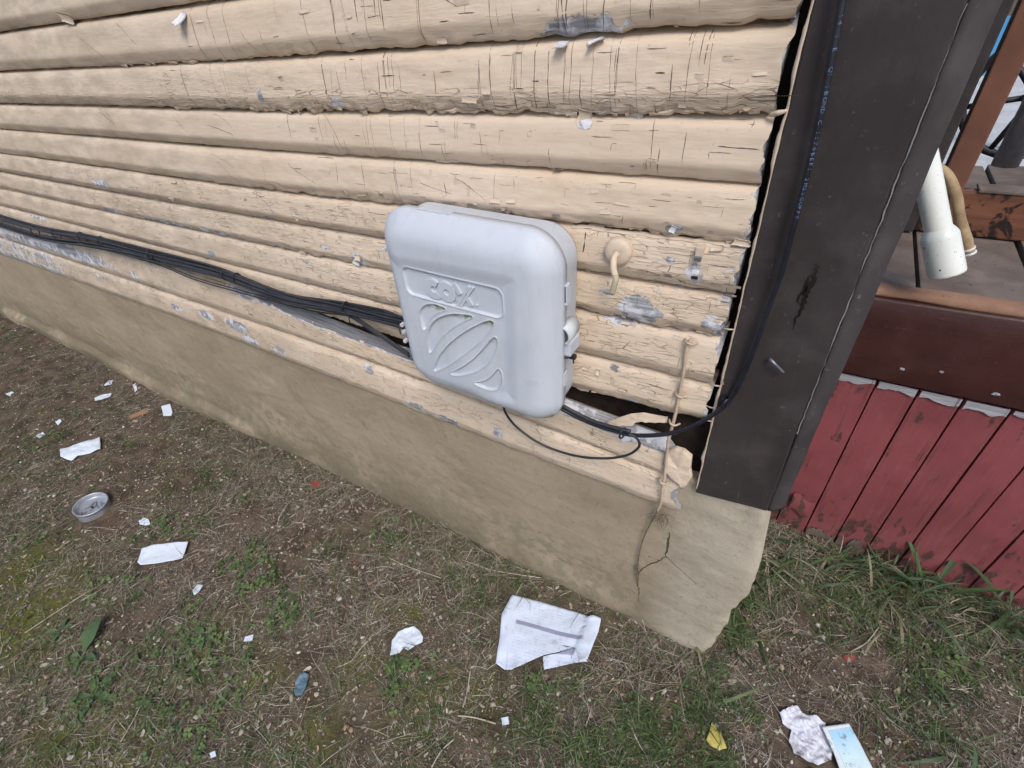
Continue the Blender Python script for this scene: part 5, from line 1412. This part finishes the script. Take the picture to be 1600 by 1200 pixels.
# ================================================================== LITTER
def m_paper(name, base, lines=False, dirt=.35, blue=False):
    t = NT(name); co = t.coord(); uv = t.coord('UV')
    n = t.noise(co, 30, 5, .65); n2 = t.noise(co, 150, 4)
    c = base
    if lines:
        u, v, _ = t.sep(uv)
        wv = t.math('FRACT', t.math('MULTIPLY', v, 26.0))
        ln = t.math('MULTIPLY', t.ss(wv, .56, .62), t.ss(wv, .86, .80))
        words = t.ss(t.noise(t.scale(uv, (30, 14, 1)), 1.0, 3), .45, .60)
        inside = t.math('MULTIPLY', t.math('MULTIPLY', t.ss(u, .10, .13), t.ss(u, .92, .86)), t.math('MULTIPLY', t.ss(v, .08, .11), t.ss(v, .93, .88)))
        c = t.mix(t.math('MULTIPLY', t.math('MULTIPLY', ln, words), t.math('MULTIPLY', inside, .30)), c, (.2, .21, .32))
        barm = t.math('MULTIPLY', t.math('MULTIPLY', t.ss(v, .575, .58), t.ss(v, .632, .627)), inside)
        c = t.mix(t.math('MULTIPLY', barm, .8), c, (.20, .20, .30))
        b2 = t.math('MULTIPLY', t.math('MULTIPLY', t.ss(v, .14, .145), t.ss(v, .205, .20)), t.math('MULTIPLY', t.ss(u, .62, .63), t.ss(u, .90, .89)))
        c = t.mix(t.math('MULTIPLY', b2, .8), c, (.22, .22, .32))
    if blue:
        u, v, _ = t.sep(uv)
        win = t.math('MULTIPLY', t.math('MULTIPLY', t.ss(u, .14, .15), t.ss(u, .90, .89)), t.math('MULTIPLY', t.ss(v, .06, .07), t.ss(v, .90, .89)))
        c = t.mix(win, c, t.mix(t.ss(v, .3, .9), (.66, .82, .82), (.40, .66, .86)))
        fr = t.math('SUBTRACT', t.math('MULTIPLY', t.math('MULTIPLY', t.ss(u, .12, .125), t.ss(u, .92, .915)), t.math('MULTIPLY', t.ss(v, .04, .045), t.ss(v, .92, .915))), win)
        c = t.mix(t.math('MULTIPLY', fr, .3), c, (.12, .2, .25))
    c = t.mix(t.math('MULTIPLY', t.ss(n, .55, .72), dirt), c, (.16, .13, .12))
    c = t.mix(t.math('MULTIPLY', t.ss(n2, .66, .74), dirt * .9), c, (.10, .085, .08))
    return t.fin(c, .75, t.bump(n, .3, .002), .25)
M['paper'] = m_paper('white_paper', (.70, .755, .84), dirt=.22)
M['print_paper'] = m_paper('printed_paper', (.66, .72, .84), True, .3)
M['tissue'] = m_paper('soiled_tissue', (.66, .66, .72), False, .9)
M['card'] = m_paper('blue_print_card', (.74, .78, .80), False, .95, True)
def paper(name, label, pts, mat, lift=.006, amp=.004, fr=25, th=.0006, n=16, cat='paper', group=None, uvq=None, parts=None, curl=None):
    """a sheet cut to an outline (photo places on the ground), with thickness and buckles"""
    P = np.array([G(px, py, .008)[:2] for px, py in pts]); c = P.mean(0)
    m = len(P)
    # polar fill
    per = []
    for i in range(m):
        for t in np.linspace(0, 1, 6, endpoint=False): per.append(P[i] * (1 - t) + P[(i + 1) % m] * t)
    per = np.array(per); k = len(per); rs = np.linspace(0, 1, n)[1:]
    XY = np.concatenate([[c]] + [c + (per - c) * r for r in rs])
    sd = RNG.integers(0, 999)
    rr = np.concatenate([[0]] + [np.full(k, r) for r in rs])
    z = gz(XY[:, 0], XY[:, 1]) * .4 + lift + (fbm(XY[:, 0] * fr, XY[:, 1] * fr, 300 + sd, 3) - .5) * amp * 2 * (.5 + rr)
    if cat == 'tissue':
        q_ = XY @ np.array([[.8, .6], [-.6, .8]])
        z = z + .030 * np.abs(fbm(q_[:, 0] * 22, q_[:, 1] * 60, 700, 4) - .5) + .012 * np.abs(fbm(q_[:, 0] * 70, q_[:, 1] * 110, 701, 3) - .5)
    if curl is not None: z = z + curl(XY, rr)
    z = np.maximum(z, gz(XY[:, 0], XY[:, 1]) + .0035)
    V = np.column_stack([XY, z]); N = len(V)
    F = [[0, 1 + i, 1 + (i + 1) % k] for i in range(k)]
    for r in range(n - 2): F += [[1 + r * k + i, 1 + (r + 1) * k + i, 1 + (r + 1) * k + (i + 1) % k, 1 + r * k + (i + 1) % k] for i in range(k)]
    F2 = F + [[q + N for q in f[::-1]] for f in F]
    b = 1 + (n - 2) * k
    F2 += [[b + i, N + b + i, N + b + (i + 1) % k, b + (i + 1) % k] for i in range(k)]
    V2 = np.vstack([V, V - (0, 0, th)])
    uv = None
    if uvq is not None:
        o_, a_, b_ = [G(px, py, .008)[:2] for px, py in uvq]
        Mx = np.linalg.inv(np.column_stack([a_ - o_, b_ - o_])); uv = (XY - o_) @ Mx.T; uv = np.vstack([uv, uv])
    o = mesh(name, V2, F2, M[mat], None, True, uv=uv)
    return tag(o, label, cat, group)
paper('printed_letter', 'crumpled printed white letter lying beside the foundation corner',
      [(800, 929), (850, 941), (900, 955), (939, 971), (935, 990), (925, 1015), (918, 1034), (905, 1038), (898, 1012), (850, 1024), (820, 1036), (800, 1046), (788, 1045), (774, 1034), (780, 1000), (784, 960)], 'print_paper', .007, .007, 14, n=20,
      uvq=((776, 1042), (921, 1086), (800, 922)), curl=lambda XY, rr: .02 * rr ** 2 * (XY[:, 0] > -.22))
paper('paper_strip', 'folded strip under the right corner of the printed letter', [(848, 1027), (880, 1019), (903, 1012), (912, 1022), (918, 1034), (890, 1038), (850, 1047)], 'print_paper', .010, .003, 20, uvq=((700, 1060), (925, 1075), (795, 800)))
paper('torn_paper', 'torn white paper scrap with a ragged top near the printed letter', [(612, 1000), (622, 988), (634, 982), (648, 979), (656, 985), (661, 995), (660, 1003), (648, 1010), (638, 1016), (630, 1012), (624, 1020), (610, 1025)], 'paper', .008, .006, 40)
paper('paper_sheet', 'blank white rectangular paper torn at its right end on the dirt', [(222, 857), (240, 852), (265, 849), (294, 846), (290, 858), (286, 872), (268, 877), (245, 881), (220, 883), (214, 878)], 'paper', .012, .004, 16)
paper('paper_sheet', 'folded white paper strip on the far left of the dirt', [(95, 703), (115, 697), (140, 689), (157, 683), (159, 704), (140, 710), (124, 714), (113, 721), (97, 716)], 'paper', .014, .008, 18)
paper('paper_scrap', 'small square white paper scrap closest to the stucco wall', [(252, 635), (266, 631), (270, 645), (268, 650), (256, 651)], 'paper', .010, .002, 20)
paper('paper_scrap', 'narrow white scrap lying flat left of the square scrap', [(147, 622), (160, 616), (174, 614), (172, 619), (158, 624), (149, 626)], 'paper', .006, .002, 20)
paper('paper_scrap', 'tiny folded white scrap at the very back by the wall', [(163, 602), (170, 594), (177, 594), (174, 601), (162, 604)], 'paper', .006, .004, 30)
paper('paper_scrap', 'tiny upright white sliver just left of the square scrap', [(209, 603), (214, 601), (215, 610), (211, 613)], 'paper', .008, .002, 30)
paper('paper_scrap', 'small crumpled white scrap between the can and the blank sheet', [(217, 814), (224, 809), (233, 812), (235, 819), (226, 821), (219, 820)], 'paper', .008, .005, 40)
paper('paper_scrap', 'small bright white chip in the clover', [(383, 994), (396, 991), (394, 1001), (380, 1002)], 'paper', .008, .002, 30)
paper('paper_scrap', 'crumpled pale scrap below the clover patch', [(300, 920), (308, 911), (317, 914), (312, 924), (302, 929)], 'paper', .007, .005, 40)
paper('paper_scrap', 'small white square scrap below the printed letter', [(783, 1121), (794, 1119), (795, 1131), (785, 1133)], 'paper', .007, .001, 20)
paper('paper_scrap', 'tiny white chip near the bottom edge left of centre', [(326, 1176), (335, 1172), (337, 1181), (329, 1184)], 'paper', .006, .002, 20)
paper('paper_scrap', 'pale bluish flake left of the folded strip of paper', [(55, 680), (66, 674), (70, 678), (60, 684)], 'paper', .005, .003, 30)
paper('paper_scrap', 'pale flake between the square scrap and the folded strip', [(86, 659), (94, 654), (96, 658), (90, 664)], 'paper', .005, .003, 30)
paper('paper_scrap', 'small white flake above the folded strip at the left edge', [(8, 615), (18, 611), (24, 614), (14, 618)], 'paper', .005, .003, 30)
paper('soiled_tissue', 'wrinkled dirty white tissue at the bottom right', [(1216, 1116), (1226, 1110), (1236, 1104), (1246, 1106), (1252, 1115), (1270, 1122), (1288, 1132), (1292, 1150), (1300, 1172), (1298, 1188), (1278, 1196), (1258, 1190), (1240, 1178), (1232, 1160), (1236, 1142), (1222, 1132)], 'tissue', .010, .010, 34, cat='tissue', n=44)
paper('printed_card', 'white card with a pale blue panel lying on the tissue', [(1281, 1139), (1322, 1134), (1340, 1165), (1358, 1200), (1366, 1216), (1316, 1222), (1300, 1180)], 'card', .024, .001, 10, th=.0010, cat='card', uvq=((1322, 1224), (1370, 1216), (1281, 1139)))
M['yleaf'] = m_simple('yellow_leaf', (.40, .33, .07), (.50, .41, .10), 60, .6, .4)
paper('fallen_leaf', 'yellow fallen leaf at the bottom left of the dirty tissue', [(1103, 1157), (1108, 1143), (1112, 1128), (1118, 1136), (1128, 1152), (1135, 1170), (1124, 1172), (1110, 1166)], 'yleaf', .012, .006, 30, cat='leaf')
M['bluebit'] = m_simple('blue_grey_plastic', (.09, .15, .19), (.14, .21, .26), 40, .5, .4)
paper('plastic_scrap', 'dark blue plastic scrap in the grass at bottom centre', [(458, 1078), (464, 1060), (474, 1050), (482, 1053), (480, 1068), (472, 1086), (462, 1087)], 'bluebit', .010, .008, 50, cat='plastic')
M['tanstick'] = m_simple('tan_stick', (.40, .20, .11), (.30, .15, .09), 60, .8, .4)
paper('bark_strip', 'reddish tan bark strip near the small square scrap', [(200, 650), (215, 644), (228, 640), (233, 643), (218, 649), (204, 654)], 'tanstick', .006, .002, 20, cat='bark')
M['redchip'] = m_simple('red_chip', (.30, .05, .04), (.22, .04, .035), 60, .7, .3)
paper('red_chip', 'red paint chip on the soil right of the foundation corner', [(1316, 1025), (1326, 1022), (1336, 1026), (1334, 1033), (1320, 1033)], 'redchip', .006, .003, 30, cat='paint chip')
paper('red_chip', 'dark red paint chip on the soil by the middle of the wall', [(486, 753), (495, 751), (502, 757), (496, 761), (488, 759)], 'redchip', .006, .002, 30, cat='paint chip')
# small white crumbs: too many and too small to name one by one
n = 150
xy = visible_xy(n * 2); ww = fbm(xy[:, 0] * 2, xy[:, 1] * 2, 231, 2); xy = xy[np.argsort(-ww)][:n]
mb = MB()
for q in range(n):
    c = np.append(xy[q], gz(*xy[q]) + .004); s = RNG.uniform(.002, .0055); a0 = RNG.uniform(0, 6.28); k = 5
    th = a0 + np.sort(RNG.uniform(0, 6.28, k)); top = [c + (s * math.cos(t), s * .8 * math.sin(t), RNG.uniform(0, .003)) for t in th]
    mb.add(top + [p - np.array([0, 0, .0015]) for p in top], [list(range(k)), list(range(k, 2 * k))[::-1]] + [[i, (i + 1) % k, k + (i + 1) % k, k + i] for i in range(k)], (.62, .60, .57) if q % 3 else (.5, .42, .30))
o = mb.build('paint_crumbs', M['gravel'], None, False, True); tag(o, 'tiny white and cream paint crumbs strewn on the soil', 'paint crumbs', kind='stuff')
# twigs
for i, (a, b, r, lab) in enumerate([((190, 1160), (240, 1060), .0016, 'long thin straw stalk in the lower left grass'), ((715, 1118), (775, 1131), .0022, 'pale dry stalk left of the small white square scrap'), ((675, 1200), (710, 1155), .0018, 'pale dry stalk at the bottom edge left of centre'), ((722, 877), (845, 907), .0016, 'long pale stalk lying along the foot of the stucco wall'), ((1327, 1021), (1372, 981), .0016, 'pale dry stalk beside the red chip'), ((610, 875), (690, 905), .0014, 'thin curved straw left of the long pale stalk'), ((723, 1105), (735, 1045), .0018, 'upright dry stalk between the torn scrap and the printed letter'), ((40, 990), (140, 925), .0014, 'thin brown stalk across the moss at left')]):
    p, q = G(*a), G(*b); P = np.array([p, p * .6 + q * .4 + RNG.normal(0, .006, 3), q]); P[:, 2] = gz(P[:, 0], P[:, 1]) + .008
    o = tube('dry_stalk', P, r, m_simple('straw_%d' % i, (.40, .34, .25), (.52, .46, .36), 90, .8, .3) if i == 0 else bpy.data.materials['straw_0'], None, 6); tag(o, lab, 'stalk')
# can lying on its side
g = G(148, 796); g[2] = gz(g[0], g[1])
can = empty('tin_can', tuple(g), 'open tin can half sunk in the dirt at left', 'can')
axis = np.array(CAM - g); axis = np.array([.10, .06, .98]); axis /= np.linalg.norm(axis)
s1 = np.cross(axis, (0, 0, 1.)); s1 /= np.linalg.norm(s1); s2 = np.cross(axis, s1)
c0 = g + axis * .002 + np.array([0, 0, .004])
CS = 1.24
prof = [(.0505, -.03), (.0505, .018), (.0505, .030), (.0525, .031), (.0530, .034), (.0520, .0365), (.0495, .0365), (.0480, .034), (.0478, .016), (.046, .013), (.030, .0125), (.004, .012)]
V = np.array([c0 + s1 * r * CS * math.cos(t) + s2 * r * CS * math.sin(t) + axis * h for t in np.linspace(0, 2 * np.pi, 44, endpoint=False) for r, h in prof])
mesh('body', V, gridF(44, len(prof), True), M['tin'], can, True)
tube('pull_tab', [c0 + axis * .0145 + s1 * a_ + s2 * b_ for a_, b_ in ((.02, .0), (.0, .010), (-.02, .004), (-.03, -.006), (-.012, -.010), (.006, -.006))], .0018, M['metal'], can, 6)
for q in range(5):
    p = c0 + axis * .0150 + s1 * RNG.uniform(-.03, .03) + s2 * RNG.uniform(-.03, .03)
    tube('straw', [p, p + s1 * RNG.uniform(-.02, .02) + s2 * .01 + axis * .002, p + s1 * RNG.uniform(-.03, .03) + s2 * .02], .0011, M['vine'], can, 5)
bpy.context.view_layer.update()
